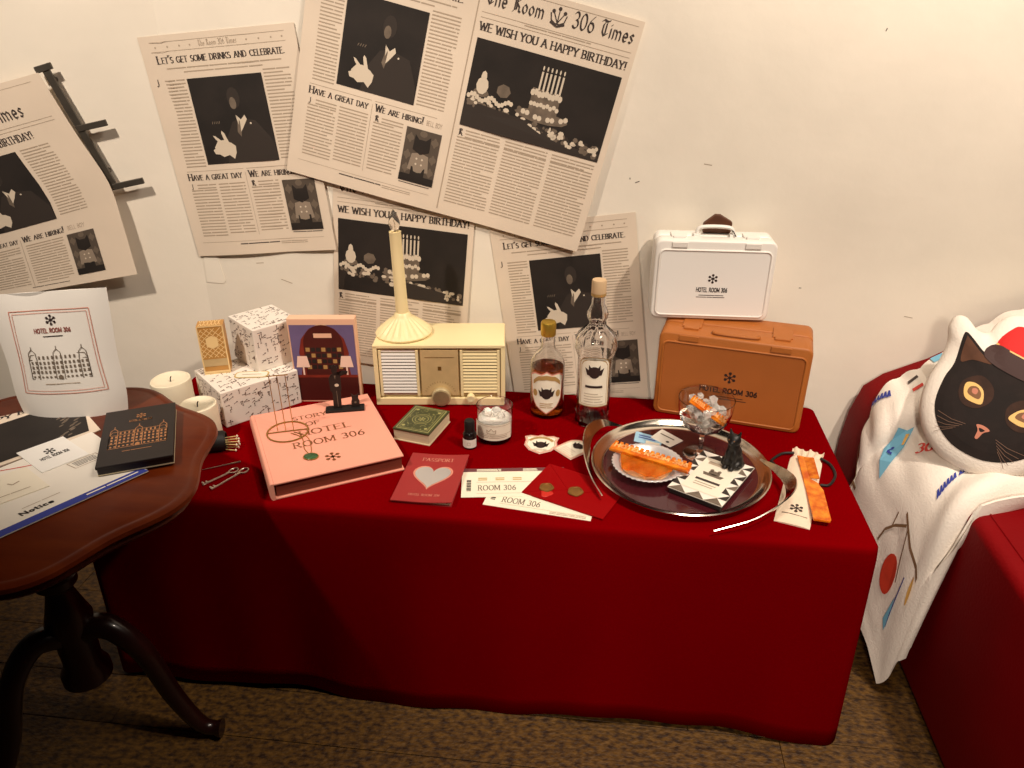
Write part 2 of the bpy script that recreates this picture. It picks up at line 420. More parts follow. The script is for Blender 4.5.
def around(r, z=0): return lambda x, y: (Vector((r*math.sin(x/r), -r*math.cos(x/r), z+y)), Vector((math.sin(x/r), -math.cos(x/r), 0)))

# ================================================================== SETTING
WY = 0.10; CX = -1.005; LA = R(15)
def struct(o): o['kind'] = 'structure'; return o
LD = Vector((-math.cos(LA), -math.sin(LA), 0)); LN = Vector((math.sin(LA), -math.cos(LA), 0))
def wallp(sx, z, off=0.0):
    """point on the back wall (sx >= CX) or round the corner on the left wall"""
    if sx >= CX: return Vector((sx, WY-off, z)), Vector((0, -1, 0))
    return Vector((CX, WY, z)) + LD*(CX-sx) + LN*off, LN.copy()
fl = struct(MB().box((0.2, -0.9, -0.035), (5.0, 3.4, 0.03)).build('floor', 'floor_gap'))
pw = 0.125; pm = {}
for j in range(20):
    y = -2.1 + j*pw
    x = -2.3 - random.random()*0.7
    while x < 2.6:
        L = random.choice((0.9, 1.15, 1.4)); a, b = max(x, -2.3), min(x+L, 2.7)
        if b - a > 0.05 and y < 0.35: MB().box(((a+b)/2, y, -0.010), (b-a-0.0012, pw-0.0016, 0.02)).build('plank', 'floor_wood', fl, bevel=0.0006, seg=1)
        x += L
struct(MB().box(((CX+2.7)/2, WY+0.05, 1.3), (2.7-CX, 0.10, 2.64)).build('wall_back', 'plaster'))
a = Vector((CX, WY, 0)); b = a + LD*1.6
struct(MB().prism([(a.x, a.y), (a.x, a.y+0.1), (b.x-0.02, b.y+0.1), (b.x, b.y)], -0.02, 2.62).build('wall_left', 'plaster'))
# ================================================================== NEWSPAPERS ON THE WALL
def cake_photo(fn, root, x0, y0, w_, h):
    q = lambda x, y: (x0+x*w_, y0+y*h)
    Print(fn).rect(x0, y0, x0+w_, y0+h, 6, 3).build('photo', 'photo_black', root, 1)
    lt, md, dk = Print(fn), Print(fn), Print(fn)
    dk.poly([q(0,.2), q(1,.02), q(1,.0), q(0,0)]); dk.poly([q(.02,.3), q(.5,.24), q(1,.1), q(1,.02), q(0,.16)])
    def e(p, x, y, rx, ry, n=10): p.ell(x0+x*w_, y0+y*h, rx*w_, ry*h, n)
    e(md, .54, .33, .19, .075); e(dk, .54, .31, .15, .04)
    md.poly([q(.44,.38), q(.64,.36), q(.64,.62), q(.44,.64)])
    for k in range(9): e(lt, .445+.024*k, .585+.012*math.sin(k*2), .016, .04, 7); e(lt, .45+.023*k, .46+.014*math.sin(k*3), .014, .028, 7)
    for k in range(12): e(lt if k % 3 else md, .38+.03*k, .36-.05*math.sin(PI*k/11)+.01*random.random(), .017, .033, 7)
    for k in range(6):
        x = .475+.029*k; lt.rect(*q(x,.62), *q(x+.013,.83)); e(lt, x+.006, .87, .006, .028, 6); md.rect(*q(x+.004,.66), *q(x+.01,.7)); md.rect(*q(x+.004,.75), *q(x+.01,.78))
    e(lt, .1, .5, .042, .10); e(lt, .1, .6, .02, .07, 8); e(md, .1, .42, .055, .05); e(md, .25, .5, .05, .08, 7)
    for k in range(190):
        x = random.random(); base = .32-.22*x
        if .3 < x < .36: continue
        y = base + random.uniform(-.06, .05); e(random.choice((lt, md, md, dk)), x*.96+.02, max(y, .05), random.uniform(.008, .024), random.uniform(.015, .035), 6)
    for k in range(16): e(lt, .02+.02*k, .36+.03*math.sin(k), .014, .03, 6)
    dk.build('photo_backdrop', 'photo_dark', root, 2, 'stuff'); md.build('photo_midtones', 'photo_mid', root, 3, 'stuff'); lt.build('photo_highlights', 'photo_light', root, 4, 'stuff')
def gent_photo(fn, root, x0, y0, w_, h):
    q = lambda x, y: (x0+x*w_, y0+y*h)
    Print(fn).rect(x0, y0, x0+w_, y0+h, 4, 4).build('photo', 'photo_black', root, 1)
    dk, md, lt = Print(fn), Print(fn), Print(fn)
    dk.poly([q(.3,0), q(.36,.3), q(.48,.48), q(.6,.52), q(.86,.46), q(.98,.2), q(1,0)])
    dk.ell(*q(.56,.75), .085*w_, .12*h, 14)
    md.ell(*q(.54,.69), .045*w_, .07*h, 12); md.poly([q(.55,.5), q(.6,.48), q(.56,.3), q(.52,.36)])
    for k in range(4): md.line([q(.2+.03*k,.47), q(.215+.03*k,.5)], .01*w_)
    lt.poly([q(.54,.56), q(.6,.5), q(.66,.55), q(.68,.5), q(.62,.42), q(.57,.36), q(.58,.48)]); lt.poly([q(.54,.55), q(.57,.5), q(.555,.44)])
    lt.ell(*q(.72,.45), .012*w_, .012*h, 8)
    lt.poly([q(.18,.13), q(.16,.2), q(.22,.27), q(.3,.28), q(.4,.24), q(.45,.2), q(.44,.12), q(.4,.05), q(.34,.1), q(.26,.08)])      # white glove
    for F in ([(.3,.25),(.2,.33),(.17,.34),(.19,.3),(.26,.22)], [(.38,.22),(.33,.36),(.3,.39),(.29,.36),(.32,.24)], [(.2,.2),(.13,.17),(.15,.12),(.24,.11)]): lt.poly([q(*p) for p in F])
    dk.build('photo_backdrop', 'photo_dark', root, 2, 'stuff'); md.build('photo_midtones', 'photo_mid', root, 3, 'stuff'); lt.build('photo_highlights', 'photo_light', root, 4, 'stuff')
def cat_photo(fn, root, x0, y0, w_, h):
    q = lambda x, y: (x0+x*w_, y0+y*h)
    Print(fn).rect(x0, y0, x0+w_, y0+h, 2, 2).build('photo', 'photo_dim', root, 1)
    bg, bk, md = Print(fn), Print(fn), Print(fn)
    for x, y in ((.15,.82),(.85,.82),(.13,.5),(.87,.5),(.5,.93),(.15,.25),(.85,.25)): bg.ell(*q(x,y), .11*w_, .06*h, 10); bg.ell(*q(x,y+.0), .05*w_, .1*h if .12 < y < .88 else .05*h, 8)
    bk.poly([q(.26,.62), q(.28,.9), q(.4,.82), q(.6,.82), q(.72,.9), q(.74,.62), q(.5,.54)]); bk.poly([q(.3,.05), q(.3,.3), q(.7,.3), q(.7,.05)]); bk.rect(*q(0,0), *q(1,.14))
    md.poly([q(.2,.24), q(.26,.54), q(.5,.58), q(.74,.54), q(.8,.24), q(.5,.2)])
    bg.build('photo_wallpaper', 'photo_tone', root, 2, 'stuff'); md.build('photo_jacket', 'photo_pale', root, 3, 'stuff'); bk.build('photo_cat', 'photo_black', root, 3, 'stuff')
    l = Print(fn)
    for x, y in ((.42,.46),(.58,.46),(.42,.36),(.58,.36)): l.ell(*q(x,y), .03*w_, .02*h, 6)
    l.build('photo_buttons', 'photo_light', root, 4, 'stuff')
def crest(p, x, y, r):
    for a in (50, 90, 130): p.line([(x, y-r*.5), (x+r*math.cos(R(a))*1.1, y-r*.5+r*1.6*math.sin(R(a)))], r*.12); p.ell(x+r*math.cos(R(a))*1.1, y-r*.5+r*1.6*math.sin(R(a)), r*.22, r*.22, 8)
    p.line([(x-r,y+r*.5),(x-r*.8,y-r*.3),(x-r*.3,y-r*.6),(x+r*.3,y-r*.6),(x+r*.8,y-r*.3),(x+r,y+r*.5)], r*.14); p.line([(x-r*.9,y-r*.5),(x,y-r*.9),(x+r*.9,y-r*.5)], r*.25)
def page_front(root, fn0, W, x0=0.0):
    fn = lambda x, y: fn0(x0+x*W, y*W)
    k = Print(fn); g = Print(fn)
    k.text('The Room', .04, -.135, .09, 'black', fit=.36); k.text('306 Times', .58, -.135, .09, 'black', fit=.38); crest(k.mark(None), .49, -.11, .05)
    for y in (-.035, -.185, -.215): g.mark(None).rect(.03, y, .97, y+.003, 8)
    g.rows(.3, .72, -.192, -.205, .016, ragged=False)
    k.text('WE WISH YOU A HAPPY BIRTHDAY!', .035, -.285, .046, 'roman', fit=.93)
    for i in range(3): c = .035+.315*i; g.rows(c+(.05 if not i else 0), c+.285, -.885, -.935, .0205); g.rows(c, c+.285, -.935, -1.37, .0205)
    k.text('R', .038, -.925, .04, 'black')
    k.split('crest', 'ink', root, 1); g.split('rule', 'text_grey', root, 0)
    cake_photo(fn, root, .035, -.86, .925, .53)
def page_back(root, fn0, W, x0=0.0):
    fn = lambda x, y: fn0(x0+x*W, y*W)
    k = Print(fn); g = Print(fn)
    for y in (-.04, -.095): g.mark(None).rect(.06, y, .94, y+.003, 8)
    g.text('The Room 306 Times', .5, -.08, .034, 'black', fit=.25, center=True)
    for x in (.09, .17, .25, .32, .69, .77, .85, .92): g.mark(None).ell(x, -.068, .006, .006, 6)
    k.text("Let's get some drinks and celebrate.", .08, -.162, .045, 'roman', sc=True, fit=.84)
    g.rows(.13, .89, -.19, -.2, .02, ragged=False); g.rows(.24, .76, -.215, -.225, .02, ragged=False)
    g.rows(.09, .23, -.26, -.80, .0205); g.rows(.755, .93, -.24, -.78, .0205)
    for x in (.08, .5): g.mark(None).rect(x, -.83, x+.4, -.827, 2)
    k.text('Have a great day', .08, -.885, .042, 'roman', sc=True, fit=.38); k.text('We are hiring!', .51, -.885, .042, 'roman', sc=True, fit=.31); g.text('BELL BOY', .84, -.885, .028, 'thin', fit=.1)
    g.rows(.13, .265, -.915, -.95, .0205); g.rows(.08, .265, -.95, -1.26, .0205); g.rows(.285, .47, -.915, -1.26, .0205); g.rows(.56, .70, -.915, -.95, .0205); g.rows(.51, .70, -.95, -1.24, .0205); g.mark(None).rect(.487, -1.27, .489, -.85)
    k.text('J', .085, -.945, .034, 'black'); k.text('R', .515, -.945, .036, 'black'); k.text('J', .04, -.29, .04, 'black')
    g.mark(None).rect(.06, -1.31, .94, -1.308, 8); k.rows(.34, .62, -1.325, -1.338, .016, ragged=False); g.rows(.63, .82, -1.325, -1.338, .012, ragged=False); k.rows(.73, .94, -1.265, -1.275, .012, ragged=False)
    k.split('crest', 'ink', root, 1); g.split('rule', 'text_grey', root, 0)
    gent_photo(fn, root, .245, -.79, .495, .53); cat_photo(fn, root, .725, -1.255, .225, .335)
NEWS = 'newspaper sheets taped to the wall'
def wall_sheet(label, tx, tz, ang, W, H, off, curl=0.0, npage=1, ext=0.0):
    c, s_ = math.cos(R(ang)), math.sin(R(ang))
    def fn(x, y):
        lift = off + curl*abs(math.sin(x/(W*npage)*PI*1.5))*(0.3+(-y/H)) + curl*0.6*(-y/H)**2
        return wallp(tx + x*c - y*s_, tz + x*s_ + y*c, lift)
    o = MB().sheet(fn, -ext, W*npage, -H, 0, 16*npage, 14).build('newspaper', 'newsprint', None, smooth=True)
    return tag(o, label, 'newspaper', NEWS), fn
PW = 0.345
o, fn = wall_sheet('newspaper page with gentleman photo bent round wall corner, beside the metal rack', -1.052, 1.290, 5.0, 0.366, 0.508, 0.002, 0.004); page_back(o, fn, 0.362)
o, fn = wall_sheet('newspaper page with cake photo hanging behind the candlestick lamp and radio', -0.634, 1.008, -5.5, PW, 0.495, 0.002, 0.003); page_front(o, fn, PW)
o, fn = wall_sheet('lowest newspaper page with gentleman photo, hanging behind the two liquor bottles', -0.264, 0.881, 8.0, PW, 0.490, 0.002, 0.003); page_back(o, fn, PW)
c14, s14 = math.cos(R(-14)), math.sin(R(-14))
o, fn = wall_sheet('open double newspaper spread at the top with gentleman photo and cake photo', 0.069-0.69*c14, 1.325-0.69*s14, -14.0, PW, 0.506, 0.010, 0.004, 2, 0.020); page_back(o, fn, 0.360, -0.018); page_front(o, fn, PW, PW)
mb = Print(fn); mb.rect(PW-0.0012, -0.495, PW+0.0012, 0, 1, 6); mb.build('fold_crease', 'text_grey', o, 0)
# the turned sheet on the rack, left
EDGE = [(0, -1.267, 1.232), (0.142, -1.219, 1.098), (0.273, -1.166, 0.978), (0.50, -1.150, 0.748)]
def lerp_edge(t):
    for a_, b_ in zip(EDGE, EDGE[1:]):
        if t <= b_[0] or b_ is EDGE[-1]:
            k = (t-a_[0])/(b_[0]-a_[0]); return a_[1]+(b_[1]-a_[1])*k, a_[2]+(b_[2]-a_[2])*k
def fnA(x, y):
    t = -y; ex = (lerp_edge(max(t-.03, 0)), lerp_edge(t), lerp_edge(min(t+.03, .5))); es, ez = sum(q[0] for q in ex)/3, sum(q[1] for q in ex)/3
    th = R(14-14*max(t-.3, 0)*2.2); d = 0.36-x
    return wallp(es-d*math.cos(th), ez-d*math.sin(th), 0.034+0.05*t*t)
o = MB().sheet(fnA, 0, 0.36, -0.5, 0, 12, 24).build('newspaper', 'newsprint', None, smooth=True)
tag(o, 'tilted newspaper cut by the left edge of the picture, hanging on metal rack', 'newspaper', NEWS)
k = Print(fnA); g = Print(fnA)
k.text('The Room 306 Times', .0, -.085, .032, 'black', fit=.282); k.text('WE WISH YOU A HAPPY BIRTHDAY!', .01, -.133, .0155, 'roman', fit=.262)
for y in (-.02, -.1, -.108): g.mark(None).rect(.02, y, .335, y+.001, 8)
g.rows(.225, .292, -.15, -.31, .0068)
k.text('Have a great day', .01, -.352, .0135, 'roman', sc=True, fit=.1); k.text('We are hiring!', .122, -.352, .0145, 'roman', sc=True, fit=.1); g.text('BELL BOY', .232, -.35, .010, 'thin', fit=.04)
g.rows(.01, .11, -.362, -.47, .0068); g.rows(.125, .215, -.362, -.465, .0068); g.mark(None).rect(.116, -.475, .117, -.345); k.rows(.11, .2, -.478, -.482, .005, ragged=False)
k.split('crest', 'ink', o, 1); g.split('rule', 'text_grey', o, 0)
gent_photo(fnA, o, .035, -.315, .18, .165); cat_photo(fnA, o, .225, -.465, .065, .105)
# metal rack on the left wall
t = thing('wall_rack', 'dark metal rack bar with stub arms on the wall beside tilted newspaper', 'rack', wallp(-1.2, 1.1)[0])
def rackbar(name, s0, z0, s1, z1, off, r=0.007):
    P = [wallp(s0, z0, off)[0] - t.location, wallp(s1, z1, off)[0] - t.location]
    d = (P[1]-P[0]).normalized(); n = LN; u = d.cross(n).normalized(); h = 0.004; V = []
    for p in P:
        for a_, b_ in ((-1,-1),(1,-1),(1,1),(-1,1)): V.append(p + u*r*a_ + n*h*b_)
    MB().add(V, [(0,1,2,3),(7,6,5,4),(0,4,5,1),(1,5,6,2),(2,6,7,3),(3,7,4,0)]).build(name, 'gunmetal', t, bevel=0.001, seg=1)
rackbar('bar', -1.254, 1.236, -1.164, 0.967, 0.022, 0.008)
rackbar('arm', -1.272, 1.226, -1.236, 1.236, 0.024); rackbar('arm', -1.215, 1.101, -1.149, 1.114, 0.024); rackbar('arm', -1.176, 0.966, -1.096, 0.981, 0.024)
for s0, z0 in ((-1.244, 1.205), (-1.176, 1.003)):
    p = wallp(s0, z0, 0.0)[0] - t.location; MB().tube([p, p + LN*0.02], 0.006, 8).build('wall_bolt', 'gunmetal', t)
# scrap of clear tape left on the plaster
fnT = lambda x, y: wallp(x, y, 0.0012)
T_ = [(-0.996,.80),(-.962,.80),(-.95,.72),(-.955,.712),(-1.0,.714)]
tp = MB().prism(T_, 0, 0.001); tp.v = [tuple(wallp(x, y, 0.0003+z)[0]) for x, y, z in tp.v]
tag(tp.build('tape_strip', 'tape'), 'white strip of tape stuck to wall below the corner newspaper', 'tape')
wb_ = bpy.data.objects['wall_back']
for x, z, l, a_ in ((0.072, .995, .010, 20), (0.06, 1.002, .004, 100), (0.55, 1.31, .006, 70), (0.47, .76, .006, 0), (0.38, .74, .012, 70), (0.72, .70, .02, -10), (0.22, 1.04, .018, -8), (-0.80, .73, .03, -20), (-0.86, .77, .02, 5)):
    q = Print(lambda x_, y_: (Vector((x_, WY, y_)), Vector((0,-1,0)))); q.line([(x,z),(x+l*math.cos(R(a_)), z+l*math.sin(R(a_)))], .0018); q.build('scuff', 'ink' if l < .011 else 'text_grey', wb_)
# ================================================================== FURNITURE
TZ = 0.5
X0, X1, Y0, Y1 = -1.02, 0.525, -0.53, 0.0
def outline(off, rc=0.02):
    P = []; r = rc + off; m = 6
    cs = [(X1-rc, Y0+rc, -90), (X1-rc, Y1-rc, 0), (X0+rc, Y1-rc, 90), (X0+rc, Y0+rc, 180)]
    n = [46, 160, 46, 160]
    for i, (cx, cy, a0) in enumerate(cs):
        for k in range(m): a_ = R(a0+90*k/m); P.append((cx+r*math.cos(a_), cy+r*math.sin(a_)))
        nx, ny, a1 = cs[(i+1) % 4]; p0 = (cx+r*math.cos(R(a0+90)), cy+r*math.sin(R(a0+90))); p1 = (nx+r*math.cos(R(a1)), ny+r*math.sin(R(a1)))
        for k in range(n[i]): P.append((p0[0]+(p1[0]-p0[0])*k/n[i], p0[1]+(p1[1]-p0[1])*k/n[i]))
    return P
def fold(x, y):
    if y > -0.02: return 0.0
    q = x*9 + y*7
    return (0.5+0.5*math.sin(q*1.7+1.0))*0.55 + (0.5+0.5*math.sin(q*3.9+2.2))*0.3 + (0.5+0.5*math.sin(q*0.8))*0.4
mb = MB(); rings = []
prof = [(-0.014, 0.5), (-0.007, 0.4993), (-0.002, 0.497), (0.001, 0.492), (0.002, 0.484), (0.003, 0.46)] + [(0.003, 0.46-0.45*k/10) for k in range(1, 11)]
for j, (off, z) in enumerate(prof):
    P = outline(off); n = len(P); rg = []
    for i, (x, y) in enumerate(P):
        drop = max(0.0, (0.49-z)/0.49); f = fold(x, y)
        cxn = min(max(x, X0+.02), X1-.02); cyn = min(max(y, Y0+.02), Y1-.02); d = Vector((x-cxn, y-cyn, 0))
        if d.length > 1e-6: d.normalize()
        hem = 0.010 + 0.010*math.sin(x*7.0+0.6)+0.005*math.sin(x*19+1)
        if j == len(prof)-1: z2 = max(0.002, hem if y < -0.3 else 0.004)
        else: z2 = z - (0.0 if z > 0.46 else (0.46-z)/0.45*(0.01-max(0.002, hem)))
        rg.append(len(mb.v)); mb.v.append((x+d.x*f*0.016*drop, y+d.y*f*0.016*drop, z2))
    rings.append(rg)
for a_, b_ in zip(rings, rings[1:]):
    for i in range(n): mb.f.append((a_[i], b_[i], b_[(i+1) % n], a_[(i+1) % n]))
mb.f.append(tuple(rings[0]))
o = mb.build('tablecloth', 'red_cloth', None, smooth=True); tag(o, 'plain red cloth draped to the floor over the low display table', 'tablecloth')
so = o.modifiers.new('thickness', 'SOLIDIFY'); so.thickness = 0.0012; so.offset = -1

# side table with scalloped top
WZ = 0.66; WC = (-0.958, -0.695)
t = thing('side_table', 'round brown wooden side table with scalloped edge and tripod foot', 'table', (WC[0], WC[1], 0))
def scal(r, z, a_, j): return r + 0.012*math.cos(8*a_+R(60))*(r/0.31)
top = MB().lathe([(0.285, 0.618), (0.292, 0.622), (0.300, 0.630), (0.296, 0.636), (0.303, 0.641), (0.312, 0.648), (0.311, 0.655), (0.304, 0.6585), (0.297, 0.658), (0.293, 0.6575), (0.288, 0.66)], 160, fn=scal)
top.build('tabletop', 'table_wood', t, smooth=True)
MB().lathe([(0.07, 0.617), (0.075, 0.60), (0.03, 0.585), (0.026, 0.55), (0.045, 0.52), (0.05, 0.49), (0.04, 0.455), (0.024, 0.44), (0.036, 0.43), (0.036, 0.415), (0.022, 0.40), (0.03, 0.37), (0.042, 0.33), (0.036, 0.29), (0.034, 0.22), (0.045, 0.20), (0.045, 0.18), (0.02, 0.165)], 28).build('column', 'dark_wood', t, smooth=True)
for a_ in (8, 128, 232):
    c, s_ = math.cos(R(a_)), math.sin(R(a_))
    P = bez([(0.02, 0.30), (0.07, 0.305), (0.12, 0.24), (0.155, 0.12), (0.195, 0.035), (0.235, 0.018)], 6)
    rr = [0.026 - 0.012*i/(len(P)-1) for i in range(len(P))]; rr[-1] = 0.02; rr[-2] = 0.018
    lg = MB().tube([(p[0]*c, p[0]*s_, max(p[1], rr[i]*1.0)) for i, p in enumerate(P)], rr, 10).build('leg', 'dark_wood', t, smooth=True)

# sofa
t = thing('sofa', 'dark red upholstered sofa standing right of the draped table', 'sofa', (1.25, -0.3, 0))
LO = Vector((1.25, -0.3, 0))
mb = MB(); mb.box((0.02, -0.25, 0.255), (1.09, 0.99, 0.49)); seat = mb.build('seat', 'red_sofa', t, bevel=0.022, seg=4, smooth=True)
MB().tube([(-0.49, -0.735, 0.5005), (-0.49, 0.2, 0.5005)], 0.0022, 6).build('seat_piping', 'red_sofa', t)
def topz(x):
    P = [(0.622, 0.38), (0.630, 0.46), (0.650, 0.532), (0.69, 0.567), (0.78, 0.612), (0.88, 0.680), (0.95, 0.715), (1.3, 0.730), (1.8, 0.730)]
    for a_, b_ in zip(P, P[1:]):
        if x <= b_[0]: return a_[1]+(b_[1]-a_[1])*(x-a_[0])/(b_[0]-a_[0])
    return P[-1][1]
xs = [0.622, 0.625, 0.630, 0.638, 0.650, 0.668, 0.69, 0.73, 0.78, 0.83, 0.88, 0.92, 0.95, 1.05, 1.3, 1.8]
poly = [(0.622-LO.x, 0.10), (1.8-LO.x, 0.10)] + [(x-LO.x, topz(x)) for x in reversed(xs)]
mb = MB().prism(poly, -0.375, -0.205, FRONT); mb.build('backrest', 'red_sofa', t, bevel=0.018, seg=4, smooth=True)
for x in (0.76, 1.74):
    for y in (-0.72, 0.0): MB().lathe([(0.02, 0), (0.026, 0.02), (0.026, 0.012)], 14, (x-LO.x, y-LO.y, 0)).build('foot', 'black_matte', t)
# printed towel blanket over backrest and seat
NET = [
 [(0.630,-0.100,0.470),(0.664,-0.035,0.563),(0.742,-0.015,0.612),(0.84,0.03,0.675),(0.96,0.055,0.738),(1.10,0.055,0.752)],
 [(0.616,-0.126,0.425),(0.652,-0.126,0.545),(0.734,-0.128,0.600),(0.84,-0.095,0.668),(0.96,-0.06,0.74),(1.10,-0.05,0.752)],
 [(0.605,-0.132,0.350),(0.641,-0.142,0.465),(0.720,-0.150,0.555),(0.83,-0.145,0.62),(0.96,-0.140,0.67),(1.10,-0.14,0.68)],
 [(0.600,-0.150,0.300),(0.638,-0.185,0.430),(0.718,-0.205,0.525),(0.83,-0.20,0.54),(0.96,-0.20,0.545),(1.10,-0.20,0.545)],
 [(0.606,-0.22,0.22),(0.640,-0.27,0.36),(0.702,-0.29,0.50),(0.82,-0.27,0.527),(0.96,-0.26,0.525),(1.10,-0.26,0.525)],
 [(0.616,-0.29,0.15),(0.645,-0.33,0.25),(0.680,-0.37,0.40),(0.732,-0.375,0.515),(0.92,-0.31,0.517),(1.10,-0.30,0.517)],
 [(0.640,-0.345,0.095),(0.656,-0.362,0.13),(0.670,-0.385,0.20),(0.686,-0.40,0.31),(0.702,-0.41,0.43),(0.725,-0.40,0.514)],
 [(0.664,-0.380,0.022),(0.668,-0.385,0.028),(0.672,-0.390,0.040),(0.677,-0.395,0.065),(0.682,-0.40,0.12),(0.688,-0.40,0.20)],
]
def cr(a_, b_, c, d, k): return 0.5*((2*b_)+(c-a_)*k+(2*a_-5*b_+4*c-d)*k*k+(3*b_-a_-3*c+d)*k**3)
def net(u, v):
    m, n_ = len(NET[0])-1, len(NET)-1; u = min(max(u, 0), 1)*m; v = min(max(v, 0), 1)*n_
    i, j = min(int(u), m-1), min(int(v), n_-1); fu, fv = u-i, v-j; rows = []
    for jj in (j-1, j, j+1, j+2):
        r = NET[min(max(jj, 0), n_)]; q = [Vector(r[min(max(ii, 0), m)]) for ii in (i-1, i, i+1, i+2)]; rows.append(cr(*q, fu))
    if j == n_-1: return rows[1]*(1-fv) + rows[2]*fv
    return cr(*rows, fv)
def wr(u, v): return max(0.0, 1-v*1.15)*0.006*math.sin(u*23+v*5)*math.sin(v*9+1) + max(0.0, 1-v*1.15)*0.004*math.sin(u*41-v*13)
def fnB(u, v):
    e = 0.004; p = net(u, v); a_ = net(u+e, v)-net(u-e, v); b_ = net(u, v+e)-net(u, v-e); n_ = b_.cross(a_)
    if n_.length < 1e-12: n_ = Vector((-1, -1, 1))
    n_.normalize()
    if n_.dot(Vector((-0.4, -0.8, 0.4))) < 0: n_ = -n_
    return p + n_*(0.010+abs(wr(u, v))), n_
bl = MB().sheet(fnB, 0, 1, 0, 1, 60, 80, 0.005).build('printed_towel', 'towel', None, smooth=True)
tag(bl, 'white printed towel draped over the sofa corner down to the floor', 'towel')
def onB(p0, px, py):
    return lambda x, y: fnB(p0[0]+(px[0]-p0[0])*x+(py[0]-p0[0])*y, p0[1]+(px[1]-p0[1])*x+(py[1]-p0[1])*y)
L2 = 0.003
Print(fnB, L2).poly([(.258,.200),(.315,.25),(.362,.294),(.34,.345),(.317,.388),(.27,.425),(.217,.45),(.23,.38),(.247,.312),(.255,.25)]).build('blue_patch', 'sky_blue', bl)
q = Print(onB((.275,.395),(.318,.285),(.25,.375)), L2); q.line([(.05,.1),(.2,.9),(.3,.1),(.42,.8),(.5,.2),(.62,.9),(.75,.1),(.85,.7),(.95,.1)], .09); q.build('patch_scribble', 'navy_print', bl, 1)
q = Print(onB((.318,.375),(.345,.325),(.303,.36)), L2); q.poly([(0,0),(1,0),(1,.9),(0,.5)]); q.build('yellow_patch', 'fruit_yellow', bl, 1)
Print(onB((.352,.455),(.43,.48),(.365,.405)), L2).text('306', 0, 0, .9, 'roman', fit=1.0).build('red_number', 'print_red', bl)
for p0, p1, p2 in (((.432,.645),(.485,.612),(.415,.615)), ((.49,.608),(.545,.585),(.475,.585)), ((.14,.04),(.235,.082),(.15,.012))):
    q = Print(onB(p0, p1, p2), L2)
    for k in range(6): q.line([(.02+k*.165,.05),(.10+k*.165,.9),(.13+k*.165,.1)], .075)
    q.build('blue_lettering', 'navy_print', bl)
Print(fnB, L2).line([(.325,.095),(.375,.088)], .011).build('red_stroke', 'print_red', bl)
Print(fnB, L2).line([(.32,.062),(.37,.052)], .011).build('dark_stroke', 'ink', bl)
Print(fnB, L2).poly([(.45,.004),(.50,.010),(.50,.04),(.455,.04)]).build('blue_patch', 'sky_blue', bl)
q = Print(fnB, L2)
q.line([(.015,.30),(.04,.22),(.05,.10)], .010); q.line([(.04,.22),(.08,.30),(.11,.40)], .010); q.line([(.08,.30),(.06,.38),(.05,.44)], .008); q.line([(.08,.30),(.12,.27)], .007); q.build('twig', 'twig_brown', bl)
q = Print(fnB, L2); q.line([(.183,.594),(.22,.588),(.262,.605),(.317,.64)], .006); q.line([(.315,.61),(.325,.65),(.345,.70),(.40,.755),(.47,.80)], .007); q.line([(.325,.65),(.30,.70),(.285,.74)], .005); q.line([(.25,.60),(.28,.585)], .005); q.build('twig', 'twig_brown', bl)
Print(fnB, L2).ell(.238,.702,.048,.042,18,30).build('red_fruit', 'fruit_red', bl)
Print(fnB, L2).ell(.415,.80,.03,.022,12,40).build('yellow_fruit', 'fruit_yellow', bl)
Print(fnB, L2).poly([(.225,.80),(.30,.775),(.27,.82),(.24,.835)]).build('blue_patch', 'sky_blue', bl)
q = Print(fnB, L2)
for k in range(5): q.line([(.26+k*.012,.83-k*.012),(.285+k*.014,.80-k*.012)], .006)
q.build('blue_lettering', 'navy_print', bl, 1)

# cat shaped cushion
half = [(0,-76),(24,-73),(48,-59),(66,-35),(75,-4),(76,22),(80,44),(88,60),(88,74),(78,78),(62,70),(50,72),(48,86),(40,101),(20,108),(0,108)]
K = 1/555.
def smooth_closed(P, n=4):
    P = [Vector((*p, 0)) for p in P]; m = len(P); out = []
    for i in range(m):
        for k_ in range(n): out.append(cr(P[i-1], P[i], P[(i+1) % m], P[(i+2) % m], k_/n))
    return [(p.x, p.y) for p in out]
oc = [(x*K, y*K) for x, y in half] + [(-x*K, y*K) for x, y in reversed(half[1:-1])]
oc = smooth_closed(oc); C0 = (0, 0.015)
def orad(a_):
    best = 0
    for (x1, y1), (x2, y2) in zip(oc, oc[1:]+oc[:1]):
        x1 -= C0[0]; x2 -= C0[0]; y1 -= C0[1]; y2 -= C0[1]; dx, dy = math.cos(a_), math.sin(a_)
        den = dx*(y2-y1)-dy*(x2-x1)
        if abs(den) < 1e-12: continue
        r_ = (x1*(y2-y1)-y1*(x2-x1))/den; k_ = (x1*dy-y1*dx)/den
        if r_ > 0 and -1e-6 <= k_ <= 1+1e-6: best = max(best, r_)
    return best
RT = [orad(2*PI*i/360) for i in range(360)]
cn = Vector((-.35,-.75,.60)).normalized(); r0 = Vector((0,0,1)).cross(cn).normalized(); u0 = cn.cross(r0); rr_ = R(-17)
r1 = r0*math.cos(rr_)+u0*math.sin(rr_); u1 = cn.cross(r1)
CC = Vector((0.800, -0.238, 0.640))
def puff(x, y):
    dx, dy = x-C0[0], y-C0[1]; a_ = math.degrees(math.atan2(dy, dx)) % 360; i = int(a_); f = a_-i
    rad = RT[i % 360]*(1-f)+RT[(i+1) % 360]*f; s_ = min(math.hypot(dx, dy)/max(rad, 1e-6), 1.0)
    return 0.046*math.sqrt(max(0.0, 1-s_**2.6))
def fnC(x, y): return Vector((x, y, puff(x, y))), Vector((0, 0, 1))
cu = MB(); nr = 10; N_ = len(oc)
